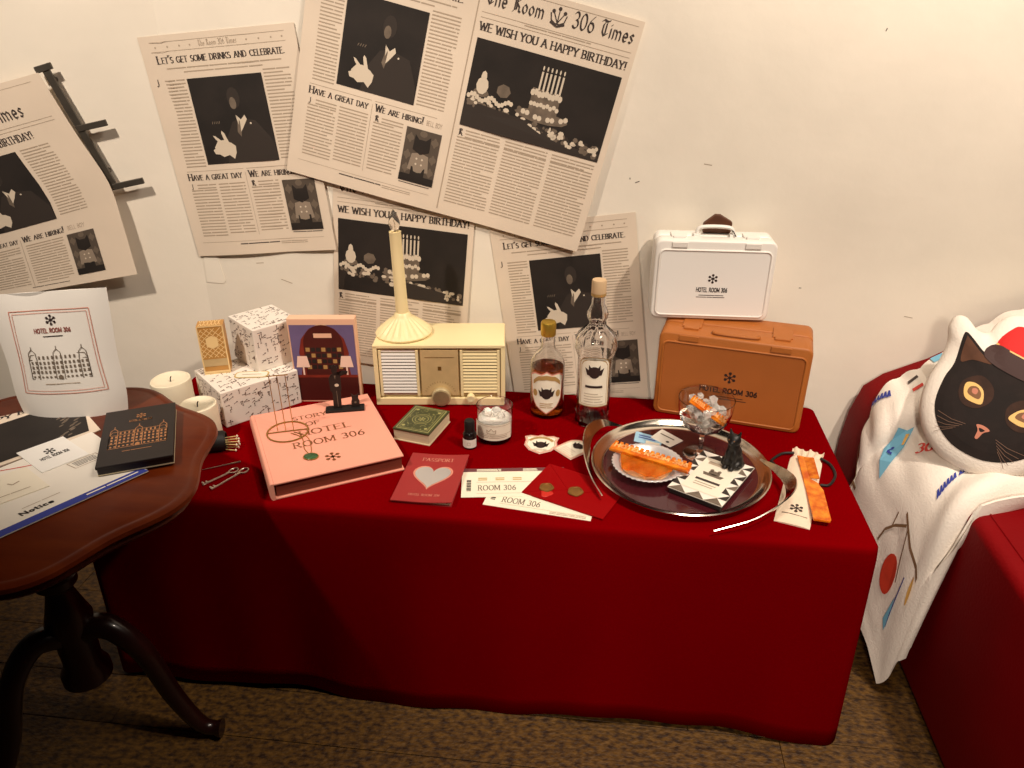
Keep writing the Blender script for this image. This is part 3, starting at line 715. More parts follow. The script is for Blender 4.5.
for side in (1, -1):
    base = len(cu.v)
    for j in range(nr+1):
        s_ = 1-(1-j/nr)**1.6 if j else 0
        for (x, y) in oc:
            px_, py_ = C0[0]+(x-C0[0])*s_, C0[1]+(y-C0[1])*s_; cu.v.append((px_, py_, side*puff(px_, py_)))
    for j in range(nr):
        for i in range(N_):
            q_ = (base+j*N_+i, base+j*N_+(i+1) % N_, base+(j+1)*N_+(i+1) % N_, base+(j+1)*N_+i); cu.f.append(q_ if side > 0 else q_[::-1])
cush = cu.build('cat_cushion', 'towel', None, smooth=True)
bm = bmesh.new(); bm.from_mesh(cush.data); bmesh.ops.remove_doubles(bm, verts=bm.verts[:], dist=1e-5); bmesh.ops.recalc_face_normals(bm, faces=bm.faces[:]); bm.to_mesh(cush.data); bm.free()
cush.matrix_world = Matrix.Translation(CC) @ Matrix((r1, u1, cn)).transposed().to_4x4()
tag(cush, 'white cushion shaped as a black cat head wearing a red bellhop hat', 'cushion')
def cpoly(name, m, P, layer, n=4, smooth=True, mirror=False):
    P = [(x*K, y*K) for x, y in P]
    if smooth: P = smooth_closed(P, n)
    pr = Print(fnC, 0.001); cx_ = sum(p[0] for p in P)/len(P); cy_ = sum(p[1] for p in P)/len(P)
    prev = None
    for j in range(1, 9):
        ring = [(cx_+(x-cx_)*j/8, cy_+(y-cy_)*j/8) for x, y in P]
        for i in range(len(P)):
            i2 = (i+1) % len(P)
            if prev is None: pr.poly([(cx_, cy_), ring[i], ring[i2]])
            else: pr.poly([prev[i], ring[i], ring[i2], prev[i2]])
        prev = ring
    o_ = pr.build(name, m, cush, layer); o_.data.polygons.foreach_set('use_smooth', [True]*len(o_.data.polygons))
    if mirror: cpoly(name, m, [(-x/K, y/K) for x, y in P], layer, smooth=False)
    return o_
hf = [(0,-61),(20,-58),(40,-46),(54,-26),(60,2),(60,22),(68,52),(67,58),(58,54),(38,44),(20,46),(0,48)]
cpoly('face_print', 'fur_black', hf+[(-x, y) for x, y in reversed(hf[1:-1])], 0)
cpoly('ear_print', 'fur_brown', [(-64,52),(-62,53),(-44,43),(-28,36),(-46,32),(-56,26)], 2, mirror=True)
cpoly('brow_print', 'brow_brown', [(-42,8),(-30,20),(-14,14),(-8,0),(-16,-14),(-30,-16),(-40,-6)], 2, mirror=True)
cpoly('eye_print', 'eye_gold', [(-38,7),(-30,10),(-20,6),(-14,-7),(-21,-10),(-31,-9),(-37,-1)], 4, mirror=True)
cpoly('eye_ring', 'eye_ring', [(-33,4),(-27,7),(-20,2),(-19,-4),(-24,-5),(-32,-3)], 5, mirror=True)
cpoly('eye_highlight', 'nose_pink', [(-30,3),(-27,5),(-24,3),(-24,-1),(-28,-1)], 6, mirror=True)  # highlight in each eye, painted as a small pinkish patch
cpoly('nose_print', 'nose_pink', [(-7,-29),(0,-27),(7,-29),(3,-34),(1.5,-42),(-1.5,-42),(-3,-34)], 4)
cpoly('nose_shadow', 'fur_black', [(-3,-31),(3,-31),(1,-34),(-1,-34)], 5)
cpoly('hat_print', 'hat_red', [(-34,58),(-31,82),(-20,90),(20,90),(31,82),(34,58),(0,52)], 5)
cpoly('hat_band', 'hat_band', [(-38,40),(-36,59),(0,55),(36,59),(38,40),(0,34)], 6)
Print(fnC, 0.001).line([(x*K, y*K) for x, y in ((-36,60),(-18,57),(0,56),(18,57),(36,60))], .003).build('hat_trim', 'eye_gold', cush, 8)
for sg in (-1, 1):
    for j in range(5): Print(fnC, 0.001).line([(sg*(16+2*j)*K, (-34-2.5*j)*K), (sg*(30+j)*K, (-36-4*j)*K), (sg*(46-2*j)*K, (-34-5.5*j)*K)], .0009).build('whisker', 'whisker', cush, 5)

# ================================================================== THINGS ON THE SIDE TABLE
def facade(p, x, y, w_, h):
    """line drawing of a grand hotel front"""
    lw = w_*.012; q_ = lambda a_, b_: (x+a_*w_, y+b_*h)
    p.frame(*q_(0,0), *q_(1,.62), lw); p.line([q_(0,.2), q_(1,.2)], lw); p.line([q_(0,.62), q_(.04,.78), q_(.96,.78), q_(1,.62)], lw)
    for a_, b_ in ((0,.14),(.43,.57),(.86,1)):
        p.line([q_(a_,.62), q_(a_+.01,.84), q_(a_+.07,.96), q_(b_-.01,.84), q_(b_,.62)], lw); p.line([q_((a_+b_)/2,.92), q_((a_+b_)/2,1.05)], lw)
        p.line([q_(a_,0), q_(a_,.62)], lw); p.line([q_(b_,0), q_(b_,.62)], lw)
    for r_ in range(4):
        for c in range(14):
            xx = .03+c*.0715
            if r_ == 0 and .42 < xx < .58: continue
            a_, b_ = q_(xx, .05+r_*.145); p.rect(a_, b_, a_+w_*.034, b_+h*(.09 if r_ else .06))
    for c in range(9): a_, b_ = q_(.17+c*.075, .65); p.rect(a_, b_, a_+w_*.03, b_+h*.1)
    p.poly([q_(.46,0), q_(.46,.1), q_(.5,.15), q_(.54,.1), q_(.54,0)])
# white stand up pouch
t = thing('standing_pouch', 'white stand-up pouch with a hotel drawing on the wooden side table', 'pouch', (-0.985, -0.492, WZ), 12)
Wb, Wt, Hh = 0.185, 0.218, 0.232
def pouch(x, y):     # x in -1..1, y in 0..1
    ww = (Wb + (Wt-Wb)*y + 0.012*math.exp(-((y-.15)/.2)**2))/2; e_ = 1-abs(x)**2.5
    d = 0.028*(1-y)**0.8*e_ + 0.002*math.sin(x*4+y*6)*y*e_
    return Vector((x*ww - 0.012*y, -d + 0.035*y, Hh*y + 0.004*x*y))
def fnP(x, y): p = pouch(x, y); return p, Vector((0, -.96, .12)).normalized()
mb = MB(); NX, NY = 24, 20
for b_ in (0, 1):
    for j in range(NY+1):
        for i in range(NX+1):
            x, y = -1+2*i/NX, j/NY; p = pouch(x, y)
            if b_: m_ = 0.035*y; p.y = m_ + (m_-p.y) + 0.0008
            mb.v.append(tuple(p))
L_ = (NX+1)*(NY+1); qi = lambda i, j, b_: b_*L_+j*(NX+1)+i
for j in range(NY):
    for i in range(NX): mb.f.append((qi(i,j,0),qi(i+1,j,0),qi(i+1,j+1,0),qi(i,j+1,0))); mb.f.append((qi(i,j+1,1),qi(i+1,j+1,1),qi(i+1,j,1),qi(i,j,1)))
for i in range(NX): mb.f.append((qi(i,NY,0),qi(i+1,NY,0),qi(i+1,NY,1),qi(i,NY,1))); mb.f.append((qi(i,0,1),qi(i+1,0,1),qi(i+1,0,0),qi(i,0,0)))
for j in range(NY): mb.f.append((qi(0,j,0),qi(0,j+1,0),qi(0,j+1,1),qi(0,j,1))); mb.f.append((qi(NX,j,1),qi(NX,j+1,1),qi(NX,j+1,0),qi(NX,j,0)))
mb.build('pouch_body', 'white_plastic', t, smooth=True)
def fq(x, y): v = y/Hh; return fnP(x/((Wb+(Wt-Wb)*v)/2), v)
def ticks(x0, y0, x1, y1, n=14):
    C4 = [(x0,y0),(x1,y0),(x1,y1),(x0,y1)]; return [(a_[0]+(b_[0]-a_[0])*k/n, a_[1]+(b_[1]-a_[1])*k/n) for a_, b_ in zip(C4, C4[1:]+C4[:1]) for k in range(n)]
for m_, w_ in ((0, .0012), (.005, .0008)): Print(fq, 0.001).line(ticks(-.071+m_, .048+m_, .071-m_, .200-m_), w_, True).build('printed_frame', 'rose_print', t)
q = Print(fq, 0.001); q.emblem(0, .182, .010); q.build('logo', 'dark_print', t)
Print(fq, 0.001).text('HOTEL ROOM 306', 0, .160, .0075, 'sans', fit=.064, center=True).build('logo_lettering', 'rose_dark', t)
Print(fq, 0.001).rows(-.018, .018, .154, .152, .004, ragged=False).build('small_print', 'dark_print', t, 0, 'stuff')
q = Print(fq, 0.001); facade(q, -.052, .075, .104, .058); q.build('hotel_drawing', 'photo_mid', t, 0, 'stuff')
Print(fq, 0.001).rows(-.03, .03, .067, .064, .004, ragged=False).build('small_print', 'text_grey', t, 0, 'stuff')

# newspaper lying under the pouch, notice sheet, cards
def lying(name, label, cat, P, z, th, m, group=None):
    """flat piece with corners P (plan), as a top-level mesh"""
    c = (sum(p[0] for p in P)/len(P), sum(p[1] for p in P)/len(P))
    o_ = MB().prism([(p[0]-c[0], p[1]-c[1]) for p in P], 0, th).build(name, m, None); o_.location = (c[0], c[1], z); return tag(o_, label, cat, group)
def on(o_, th, p0, p1, ph=None):
    """print frame: x from p0 to p1 (plan), y to the left of it; unit = length p0-p1"""
    dx, dy = p1[0]-p0[0], p1[1]-p0[1]; ox, oy = p0[0]-o_.location.x, p0[1]-o_.location.y
    if ph: ux, uy = ph[0]-p0[0], ph[1]-p0[1]
    else: ux, uy = -dy, dx
    return lambda x, y: (Vector((ox+dx*x+ux*y, oy+dy*x+uy*y, th)), Vector((0, 0, 1)))
NP_ = [(-1.06,-0.78),(-0.895,-0.555),(-1.015,-0.452),(-1.20,-0.60)]
o = lying('folded_newspaper', 'folded newspaper lying flat on the side table under the white pouch', 'newspaper', NP_, WZ, 0.002, 'newsprint')
f = on(o, 0.002, NP_[0], NP_[1], NP_[3])
Print(f).rect(.20,.05,.93,.72).build('photo', 'photo_black', o, 0)
q = Print(f)
for k in range(22): q.ell(.88-random.random()*.14, .1+.56*k/22, .018+.012*random.random(), .012, 7, 40)
q.build('photo_highlights', 'photo_mid', o, 2, 'stuff')
Print(f).text('HAPPY BIRTHDAY', .22, .78, .07, 'roman', fit=.7).build('lettering', 'ink', o)
NT = [(-0.700-.13,-0.90),(-0.735,-0.682),(-0.925,-0.575),(-1.07,-0.70),(-1.10,-0.82)]
NT = [(-0.885,-0.915),(-0.733,-0.676),(-0.905,-0.567),(-1.075,-0.835)]
o = lying('notice_sheet', 'white notice sheet with blue border strip lying on the side table', 'paper sheet', NT, WZ+0.0022, 0.0015, 'white_card')
f = on(o, 0.0015, NT[0], NT[1], NT[3])
Print(f).rect(0, .0, 1, .085).build('blue_border', 'navy_print', o)
Print(f).text('Notice', .36, .15, .05, 'sans', fit=.17).build('notice_lettering', 'ink', o)
Print(f).rows(.66, .96, .055, .03, .03, .5, ragged=False).build('border_lettering', 'white_card', o, 1, 'stuff')
q = Print(f); q.rect(.965, .09, .985, .16); q.build('border_tab', 'navy_print', o, 1)
Print(f).frame(.80, .50, .97, .62, .006).build('stamp_box', 'text_grey', o)
Print(f).rows(.82, .95, .6, .53, .022, ragged=False).build('stamp_print', 'ink', o, 0, 'stuff')
Print(f).rows(.4, .6, .25, .235, .02, ragged=False).build('small_print', 'text_grey', o, 0, 'stuff')
Print(f).line([(.52,.98),(.66,.86),(.78,.77)], .012).build('red_stroke', 'print_red', o)
Z2 = WZ+0.0037
CD = [(-0.905,-0.704),(-0.862,-0.640),(-0.945,-0.590),(-0.990,-0.652)]
o = lying('frosted_card', 'pale frosted card with dark logo lying on the notice sheet', 'card', CD, Z2, 0.0015, 'white_gloss_print')
f = on(o, 0.0015, CD[0], CD[1], CD[3]); q = Print(f); q.emblem(.5, .62, .12); q.build('logo', 'photo_dark', o); Print(f).text('HOTEL ROOM 306', .5, .38, .09, 'sans', fit=.6, center=True).build('logo_lettering', 'ink', o)
CD = [(-0.918,-0.800),(-0.868,-0.738),(-0.945,-0.690),(-0.995,-0.755)]
o = lying('frosted_card', 'plain pale frosted card nearest the blue border of the notice sheet', 'card', CD, Z2, 0.0015, 'label_cream')
f = on(o, 0.0015, CD[0], CD[1], CD[3]); Print(f).rows(.15, .75, .22, .17, .06, ragged=False).build('small_print', 'text_grey', o, 0, 'stuff'); Print(f).line([(.5,.6),(.55,.5),(.7,.55)], .03).build('logo', 'text_grey', o)
# black slim box
t = thing('black_box', 'flat black square box with copper hotel drawing on the side table', 'box', (-0.797, -0.590, WZ+0.004), 27)
MB().box((0, 0, 0.0085), (0.117, 0.196, 0.017)).build('box_base', 'black_card', t, bevel=0.001)
MB().box((0, 0, 0.0025), (0.118, 0.197, 0.002)).build('page_edge', 'page_cream', t)
MB().box((0, 0, 0.0165), (0.120, 0.200, 0.005)).build('lid', 'black_card', t, bevel=0.001)
f = flat(0.019); q = Print(f); facade(q, -.046, -.045, .094, .075); q.build('hotel_drawing', 'copper_print', t, 0, 'stuff')
q = Print(f); q.emblem(.002, .066, .009); q.build('logo', 'copper_print', t); Print(f).text('HOTEL ROOM 306', 0.002, .046, .006, 'sans', fit=.038, center=True).build('logo_lettering', 'copper_print', t)
Print(f).rows(-.022, .026, -.058, -.06, .004, ragged=False).build('small_print', 'copper_print', t, 0, 'stuff')
# ================================================================== THINGS ON THE RED CLOTH
# pillar candles
def candle(label, x, y, r, h, wob, tilt=0):
    t = thing('pillar_candle', label, 'candle', (x, y, TZ), 0, 'white pillar candles')
    fn = lambda rr, z, a_, j: rr*(1+wob*math.sin(2*a_+z*60)+wob*.6*math.sin(3*a_+1))
    MB().lathe([(r*.96, 0), (r, .004), (r*.99, h*.5), (r, h-.006), (r*.97, h-.001), (r*.9, h), (r*.82, h-.003), (r*.5, h-.006), (r*.1, h-.007)], 36, fn=fn).build('wax_body', 'candle_wax', t, smooth=True)
    MB().tube([(0,0,h-.008),(.001,0,h+.001),(.003,.001,h+.006)], .0013, 6).build('wick', 'wick', t)
    return t
candle('front white pillar candle nearest the side table edge, with dark wick', -0.847, -0.310, 0.041, 0.087, 0.012)
candle('rear white pillar candle with uneven top standing close to the wall', -0.968, -0.200, 0.045, 0.086, 0.035)
# black match jar with matches
t = thing('match_jar', 'black jar lying on the cloth with pale matches spilling out', 'match holder', (-0.795, -0.352, TZ), 20)
P_ = [(0.019,0),(0.022,.003),(0.022,.05),(0.018,.056),(0.016,.056),(0.018,.05),(0.018,.006)]
jb = MB().lathe(P_, 20, cap=False); jb.v = [(z-.035, x, y+.022) for x, y, z in jb.v]; jb.f.append(tuple(range(19,-1,-1))); jb.f.append(tuple(range(120,140))); jb.build('jar', 'black_matte', t, smooth=True)
for k in range(9):
    a_ = R(-30+7.5*k); zz = .008+.0022*(k*5 % 9)
    mt = MB().tube([(-.01, .001*k-.004, zz), (.032+.014*math.cos(a_*2), .034*math.sin(a_), max(zz-.004, .003))], .0012, 5).build('match', 'gift_gold', t)
    MB().lathe([(.0008,-.003),(.002,-.001),(.002,.001),(.0008,.003)], 6, (.032+.014*math.cos(a_*2), .034*math.sin(a_), max(zz-.004,.003))).build('match_head', 'candle_wax', mt)
# keys and pin
def key(label, a_, b_, m_='silver_dull'):
    dx, dy = b_[0]-a_[0], b_[1]-a_[1]; L = math.hypot(dx, dy)
    t = thing('skeleton_key', label, 'key', (a_[0], a_[1], TZ), math.degrees(math.atan2(dy, dx)), 'silver keys on the cloth')
    MB().tube([(0,0,.0025),(L-.018,0,.0025)], .0022, 8).build('shaft', m_, t, smooth=True)
    MB().tube([(L-.009+.0095*math.cos(2*PI*k/18), .0075*math.sin(2*PI*k/18), .0025) for k in range(18)], .0018, 7, closed=True).build('bow', m_, t, smooth=True)
    MB().box((.004,.005,.0025),(.003,.009,.0025)).box((.011,.004,.0025),(.003,.007,.0025)).build('bit', m_, t)
    MB().lathe([(.0034,-.0015),(.0036,0),(.0034,.0015)], 10, (L-.022,0,.0025)).build('collar', m_, t, smooth=True)
key('silver skeleton key with round bow, the one nearer the candle', (-0.763,-0.485), (-0.719,-0.421))
key('silver skeleton key with round bow, the one nearer the pink book', (-0.739,-0.498), (-0.699,-0.418))
t = thing('metal_pick', 'thin silver metal pick lying above the two keys', 'pick', (-0.790,-0.432,TZ), 31)
MB().tube([(0,0,.002),(.06,0,.002),(.07,0,.002)], [.0006,.0014,.0014], 6).build('rod', 'silver_dull', t); MB().tube([(.068,0,.002),(.076,0,.002)], .002, 8).build('knob', 'silver_dull', t)
# gift boxes
def gift_print(p, x0, y0, x1, y1, n, seed):
    rnd = random.Random(seed)
    for k in range(n):
        x, y = rnd.uniform(x0, x1), rnd.uniform(y0, y1); a_ = rnd.choice((0, 90, 25)); l = rnd.uniform(.005, .011)
        x = min(max(x, x0+.006), x1-.006); y = min(max(y, y0+.006), y1-.006); c, s_ = math.cos(R(a_))*l/2, math.sin(R(a_))*l/2
        p.line([(x-c,y-s_),(x+c,y+s_)], .0013); p.ell(x+c, y+s_, .0017, .0017, 6)
        if rnd.random() < .6: p.line([(x-c-s_*.4, y-s_-c*.4), (x-c+s_*.4, y-s_+c*.4)], .001)
def gift(label, x, y, z, rz, w_, d, h, seed):
    t = thing('gift_box', label, 'gift box', (x, y, z), rz, 'wrapped patterned gift boxes')
    MB().box((0,0,h/2), (w_,d,h)).build('wrapped_box', 'gift_paper', t, bevel=.002)
    A = dict(front=lambda u, v: (Vector((u,-d/2,v)), Vector((0,-1,0))), left=lambda u, v: (Vector((-w_/2,-u,v)), Vector((-1,0,0))), right=lambda u, v: (Vector((w_/2,u,v)), Vector((1,0,0))), top=lambda u, v: (Vector((u,v,h)), Vector((0,0,1))))
    for i, (nm, f_) in enumerate(A.items()):
        p = Print(f_, .0005); hw = (w_ if nm in ('front','top') else d)/2 - .003
        if nm == 'top': gift_print(p, -w_/2+.003, -d/2+.003, w_/2-.003, d/2-.003, int(w_*d*5200), seed+i)
        else: gift_print(p, -hw, .004, hw, h-.004, int(hw*2*h*5200), seed+i)
        p.build('pattern', 'gift_marks', t, 0, 'stuff')
    return t, A
t, A = gift('lower larger patterned gift box with an oval gold label, beside the candles', -0.812, -0.139, TZ, 47.2, 0.186, 0.156, 0.088, 3)
lc, ls_ = math.cos(R(-36)), math.sin(R(-36))
for nm, m_, w2_, h2_, ly in (('label_border', 'gift_gold', .078, .034, 0), ('label', 'label_cream', .071, .027, 1)):
    q = Print(A['top'], .0009); q.poly([(x*lc-y*ls_+.0, x*ls_+y*lc-.034) for x, y in rrect(w2_, h2_, h2_*.35)]); q.build(nm, m_, t, ly)
q = Print(A['top'], .0009); q.line([(-.022*lc,-.022*ls_-.034),(.022*lc,.022*ls_-.034)], .002); q.build('label_lettering', 'text_grey', t, 3)
gift('smaller patterned gift box stacked on top of the lower gift box', -0.786, -0.066, TZ+0.088, 50, 0.114, 0.124, 0.106, 40)
# gold lattice carton
t = thing('lattice_carton', 'small gold lattice carton standing upright on the lower gift box', 'carton', (-0.874, -0.148, TZ+0.088), 20)
MB().box((0,0,.06), (.058,.036,.12)).build('carton_body', 'box_gold', t, bevel=.0012)
f = lambda u, v: (Vector((u,-.018,v)), Vector((0,-1,0)))
for k in range(-3, 9):
    for sg in (1, -1):
        x0, z0, x1, z1 = -.027, .040+k*.0125, .027, .040+k*.0125+.054*sg*1.0
        pts = []
        for q_ in range(13):
            x, z = x0+(x1-x0)*q_/12, z0+(z1-z0)*q_/12
            if .040 <= z <= .115: pts.append((x, z))
        if len(pts) > 1: Print(f).line([pts[0], pts[-1]], .0016).build('lattice_strip', 'box_gold_light', t)
q = Print(f); q.poly([(0,.096),(.013,.089),(.013,.070),(0,.063),(-.013,.070),(-.013,.089)]); q.build('hexagon_label', 'box_gold_light', t, 2)
Print(f).rect(-.029,.020,.029,.038).build('base_band', 'dial_tan', t, 1)
Print(f).frame(-.0275,.001,.0275,.119,.003).build('edge_border', 'box_gold_light', t, 2)
q = Print(f); q.rect(-.027,.003,.027,.008); q.build('foot_band', 'box_gold_light', t, 1)
f2 = lambda u, v: (Vector((u,v,.12)), Vector((0,0,1))); q = Print(f2)
for k in range(6): q.line([(-.024+k*.008,-.015),(-.018+k*.008,.015)], .0016); q.line([(-.018+k*.008,-.015),(-.024+k*.008,.015)], .0016)
q.build('top_lattice', 'box_gold_light', t, 0, 'stuff')

# picture block of a lobby
t = thing('lobby_picture_block', 'upright block picturing a hotel lobby between purple curtains, behind pink book', 'picture block', (-0.628, -0.098, TZ), 7)
w2, hh = .078, .215
MB().box((0,0,hh/2), (2*w2,.026,hh)).build('block_body', 'peach', t, bevel=.0015)
f = upright(-.013)
def lp(nm, m_, P, ly): Print(f).poly(P).build(nm, m_, t, ly)
lp('backdrop_print', 'lobby_wood', [(-.074,.006),(.074,.006),(.074,.195),(-.074,.195)], 0)
lp('arch_print', 'lobby_dark', [(-.046,.05)]+[(-.046*math.cos(R(180*k/14))+0, .15+.05*math.sin(R(180*k/14))) for k in range(15)]+[(.046,.05)], 1)
for sg in (-1, 1): lp('curtain_print', 'purple_print', [(sg*x, y) for x, y in ((.074,.05),(.074,.2),(.01,.2),(.03,.19),(.05,.165),(.058,.13),(.054,.10),(.062,.05))], 2)
for r_ in range(4):
    for c in range(7): lp('pigeonhole_print', 'photo_black' if (r_+c) % 3 else 'label_gold', [(-.042+c*.0122,.088+r_*.015),(-.0325+c*.0122,.088+r_*.015),(-.0325+c*.0122,.098+r_*.015),(-.042+c*.0122,.098+r_*.015)], 2)
lp('sign_print', 'peach', [(-.02,.168),(.022,.168),(.022,.179),(-.02,.179)], 3)
lp('desk_print', 'lobby_dark', [(-.074,.006),(.074,.006),(.074,.07),(-.074,.07)], 3)
lp('desk_top_print', 'lobby_wood', [(-.074,.066),(.074,.066),(.074,.073),(-.074,.073)], 4)
for x in (-.052, .05):
    lp('shade_print', 'lamp_glow_print', [(x-.016,.093),(x+.016,.093),(x+.011,.122),(x-.011,.122)], 5); lp('lamp_stem_print', 'lamp_glow_print', [(x-.002,.073),(x+.002,.073),(x+.002,.094),(x-.002,.094)], 5)

# pink story book
BH = 0.037
t = thing('story_book', 'large pink hardcover book titled story of hotel room 306', 'book', (-0.564, -0.322, TZ), 30.5)
MB().box((.002,0,.002), (.259,.296,.004)).build('back_cover', 'pink_cover', t, bevel=.0012); MB().box((.002,0,BH-.002), (.259,.296,.004)).build('front_cover', 'pink_cover', t, bevel=.0012)
MB().prism([(-.132+.004*math.cos(R(a_))*0-.006*math.sin(R(a_)), BH/2-BH/2*math.cos(R(a_))) for a_ in range(0,181,15)]+[(-.1275,BH),(-.1275,0)], -.148, .148, FRONT).build('spine', 'pink_cover', t, smooth=True)
MB().box((.002,0,BH/2), (.252,.284,BH-.008)).build('page_block', 'page_edge', t)
f = flat(BH)
for txt, y, h, fit in (('STORY', .085, .016, .075), ('OF', .052, .016, .03), ('HOTEL', .012, .022, .11), ('ROOM 306', -.033, .022, .150)): Print(f).text(txt, .006 if y < .04 else -.014, y, h, 'light', fit=fit, center=True).build('title_lettering', 'gold_print', t)
q = Print(f); q.emblem(-.002, -.095, .017); q.build('logo', 'gold_print', t)
# acrylic standee on the book
t = thing('bellboy_standee', 'black standee of a man and a small cat standing on the pink book', 'figurine', (-0.553, -0.210, TZ+BH), 16)
MB().box((0,0,.003), (.086,.026,.006)).build('base', 'black_matte', t, bevel=.001)
man = [(-.010,0),(-.009,.04),(-.013,.045),(-.014,.075),(-.009,.084),(-.004,.086),(-.006,.092),(-.006,.104),(0,.108),(.006,.104),(.006,.092),(.004,.086),(.010,.084),(.014,.08),(.022,.086),(.028,.085),(.029,.09),(.018,.092),(.013,.088),(.012,.074),(.011,.045),(.009,.04),(.008,0)]
MB().prism([(x-.015, y+.006) for x, y in man], -.0012, .0012, FRONT).build('man_cutout', 'black_card', t)
q = Print(upright(-.0012)); q.ell(-.013,.064,.005,.004,8); q.build('glove_print', 'photo_light', t); q = Print(upright(-.0012)); q.poly([(-.017,.088),(-.013,.088),(-.015,.078)]); q.build('collar_print', 'photo_mid', t)
q = Print(upright(-.0012)); q.line([(-.0145,.01),(-.0145,.05)], .0012); q.build('trouser_print', 'photo_mid', t)
catc = [(-.009,0),(-.009,.014),(-.007,.02),(-.008,.034),(-.004,.029),(.004,.029),(.008,.034),(.007,.02),(.009,.014),(.009,0)]
MB().prism([(x+.024, y+.006) for x, y in catc], -.0012, .0012, FRONT).build('cat_cutout', 'black_card', t); q = Print(upright(-.0012)); q.ell(.024,.018,.003,.003,6); q.build('cat_print', 'photo_mid', t)
# gold wire jewellery stand with necklace
t = thing('jewellery_stand', 'gold wire jewellery stand with ring base on the pink book', 'jewellery stand', (-0.645, -0.322, TZ+BH), 10)
MB().tube([(.043*math.cos(2*PI*k/40), .043*math.sin(2*PI*k/40), .0018) for k in range(40)], .0017, 8, closed=True).build('ring_base', 'brass', t, smooth=True)
MB().tube([(-.042,-.006,.0018),(.042,.010,.0018)], .0013, 6).build('crossbar', 'brass', t)
for x in (-.020,-.004,.012): MB().tube([(x, x*.19+.002, .002), (x-.002, x*.19+.004, .135)], .0009, 6).build('upright_wire', 'brass', t)
MB().tube([(-.026,-.001,.135),(.016,.006,.135)], .0012, 6).build('top_rail', 'brass', t)
t = thing('pendant_necklace', 'fine gold chain with a green oval pendant lying on pink book', 'necklace', (-0.561, -0.412, TZ+BH), 0)
MB().tube(bez([(-.075,.085,.002),(-.045,.07,.001),(-.025,.03,.001),(-.008,.010,.001)], 8), .0009, 6).build('chain', 'brass', t); MB().tube(bez([(-.070,.09,.002),(-.035,.075,.001),(-.012,.035,.001),(-.004,.011,.001)], 8), .0009, 6).build('chain', 'brass', t)
MB().lathe([(.012,0),(.0135,.0015),(.012,.003),(.009,.0042),(.0,.0046)], 20, cap=False, sx=1.15, sy=.95).build('pendant', 'green_gem', t, smooth=True)
MB().tube([(.0148*math.cos(2*PI*k/24), .0125*math.sin(2*PI*k/24), .0016) for k in range(24)], .0013, 6, closed=True).build('pendant_rim', 'brass', t, smooth=True)

# radio
t = thing('table_radio', 'cream plastic table radio with two slatted grilles and round tuning knob', 'radio', (-0.3645, -0.030, TZ), 6.8)
w_, d_, h_ = .306, .135, .157; fy = -d_/2
MB().box((0,.004,h_/2+.002), (w_,d_-.008,h_-.004)).build('cabinet', 'cream_plastic', t, bevel=.004, seg=3, smooth=True)
fr = MB()
for c, s_ in (((0,fy+.004,h_-.004),(w_,.012,.008)), ((0,fy+.004,.011),(w_,.012,.018)), ((-w_/2+.005,fy+.004,h_/2+.003),(.010,.012,h_-.012)), ((w_/2-.005,fy+.004,h_/2+.003),(.010,.012,h_-.012))): fr.box(c, s_)
fr.build('front_bezel', 'cream_plastic', t, bevel=.0012)
for sg, m_ in ((-1, 'white_plastic'), (1, 'cream_plastic')):
    x = sg*.0945
    gp = MB().box((x,fy+.004,.085), (.092,.002,.118)).build('grille_panel', 'grille_cream' if sg > 0 else 'white_plastic', t)
    MB().box((x,fy+.0045,.085), (.080,.0035,.106)).build('grille_back', 'grille_back', gp)
    for k in range(13): MB().box((x,fy+.0015,.036+k*.0081), (.080,.004,.0054), Matrix.Rotation(R(-18),3,'X')).build('slat', m_, gp)
    for xx in (-.043, .043): MB().box((x+xx,fy+.001,.085), (.006,.005,.118)).build('grille_post', 'cream_plastic', gp)
dp = MB().box((0,fy+.0025,.085), (.088,.004,.118)).build('dial_panel', 'dial_tan', t, bevel=.0008)
q = Print(upright(fy+.0005)); q.rows(-.034,.034,.126,.1235,.004,ragged=False); q.build('dial_lettering', 'brass_dull', t, 0, 'stuff')
q = Print(upright(fy+.0005))
for k in range(15): a_ = R(20+10*k); q.line([(.034*math.cos(a_), .026+.034*math.sin(a_)), (.038*math.cos(a_), .026+.038*math.sin(a_))], .0008)
q.build('dial_scale', 'brass_dull', t, 0, 'stuff'); q = Print(upright(fy+.0005)); q.rect(-.004,.092,.004,.102); q.build('dial_mark', 'brass_dull', t)
def knob(nm, x, z, r, m1, m2):
    kb = MB().lathe([(r*.9,0),(r,.003),(r,.012),(r*.92,.015),(r*.86,.0152)], 32); kb.v = [(px_+x, fy-pz_, py_+z) for px_, py_, pz_ in kb.v]; kk = kb.build(nm, m1, t, smooth=True)
    kb = MB().lathe([(r*.82,.0153),(r*.80,.0162),(r*.1,.0158)], 32); kb.v = [(px_+x, fy-pz_, py_+z) for px_, py_, pz_ in kb.v]; kb.build('knob_cap', m2, kk, smooth=True)
knob('tuning_knob', .002, .027, .023, 'knob_metal', 'knob_face'); knob('volume_knob', .072, .024, .010, 'cream_plastic', 'grille_cream')
for sx in (-.12, .12):
    for sy in (-.04, .04): MB().lathe([(.006,0),(.007,.003)], 10, (sx, sy, 0)).build('foot', 'black_matte', t)
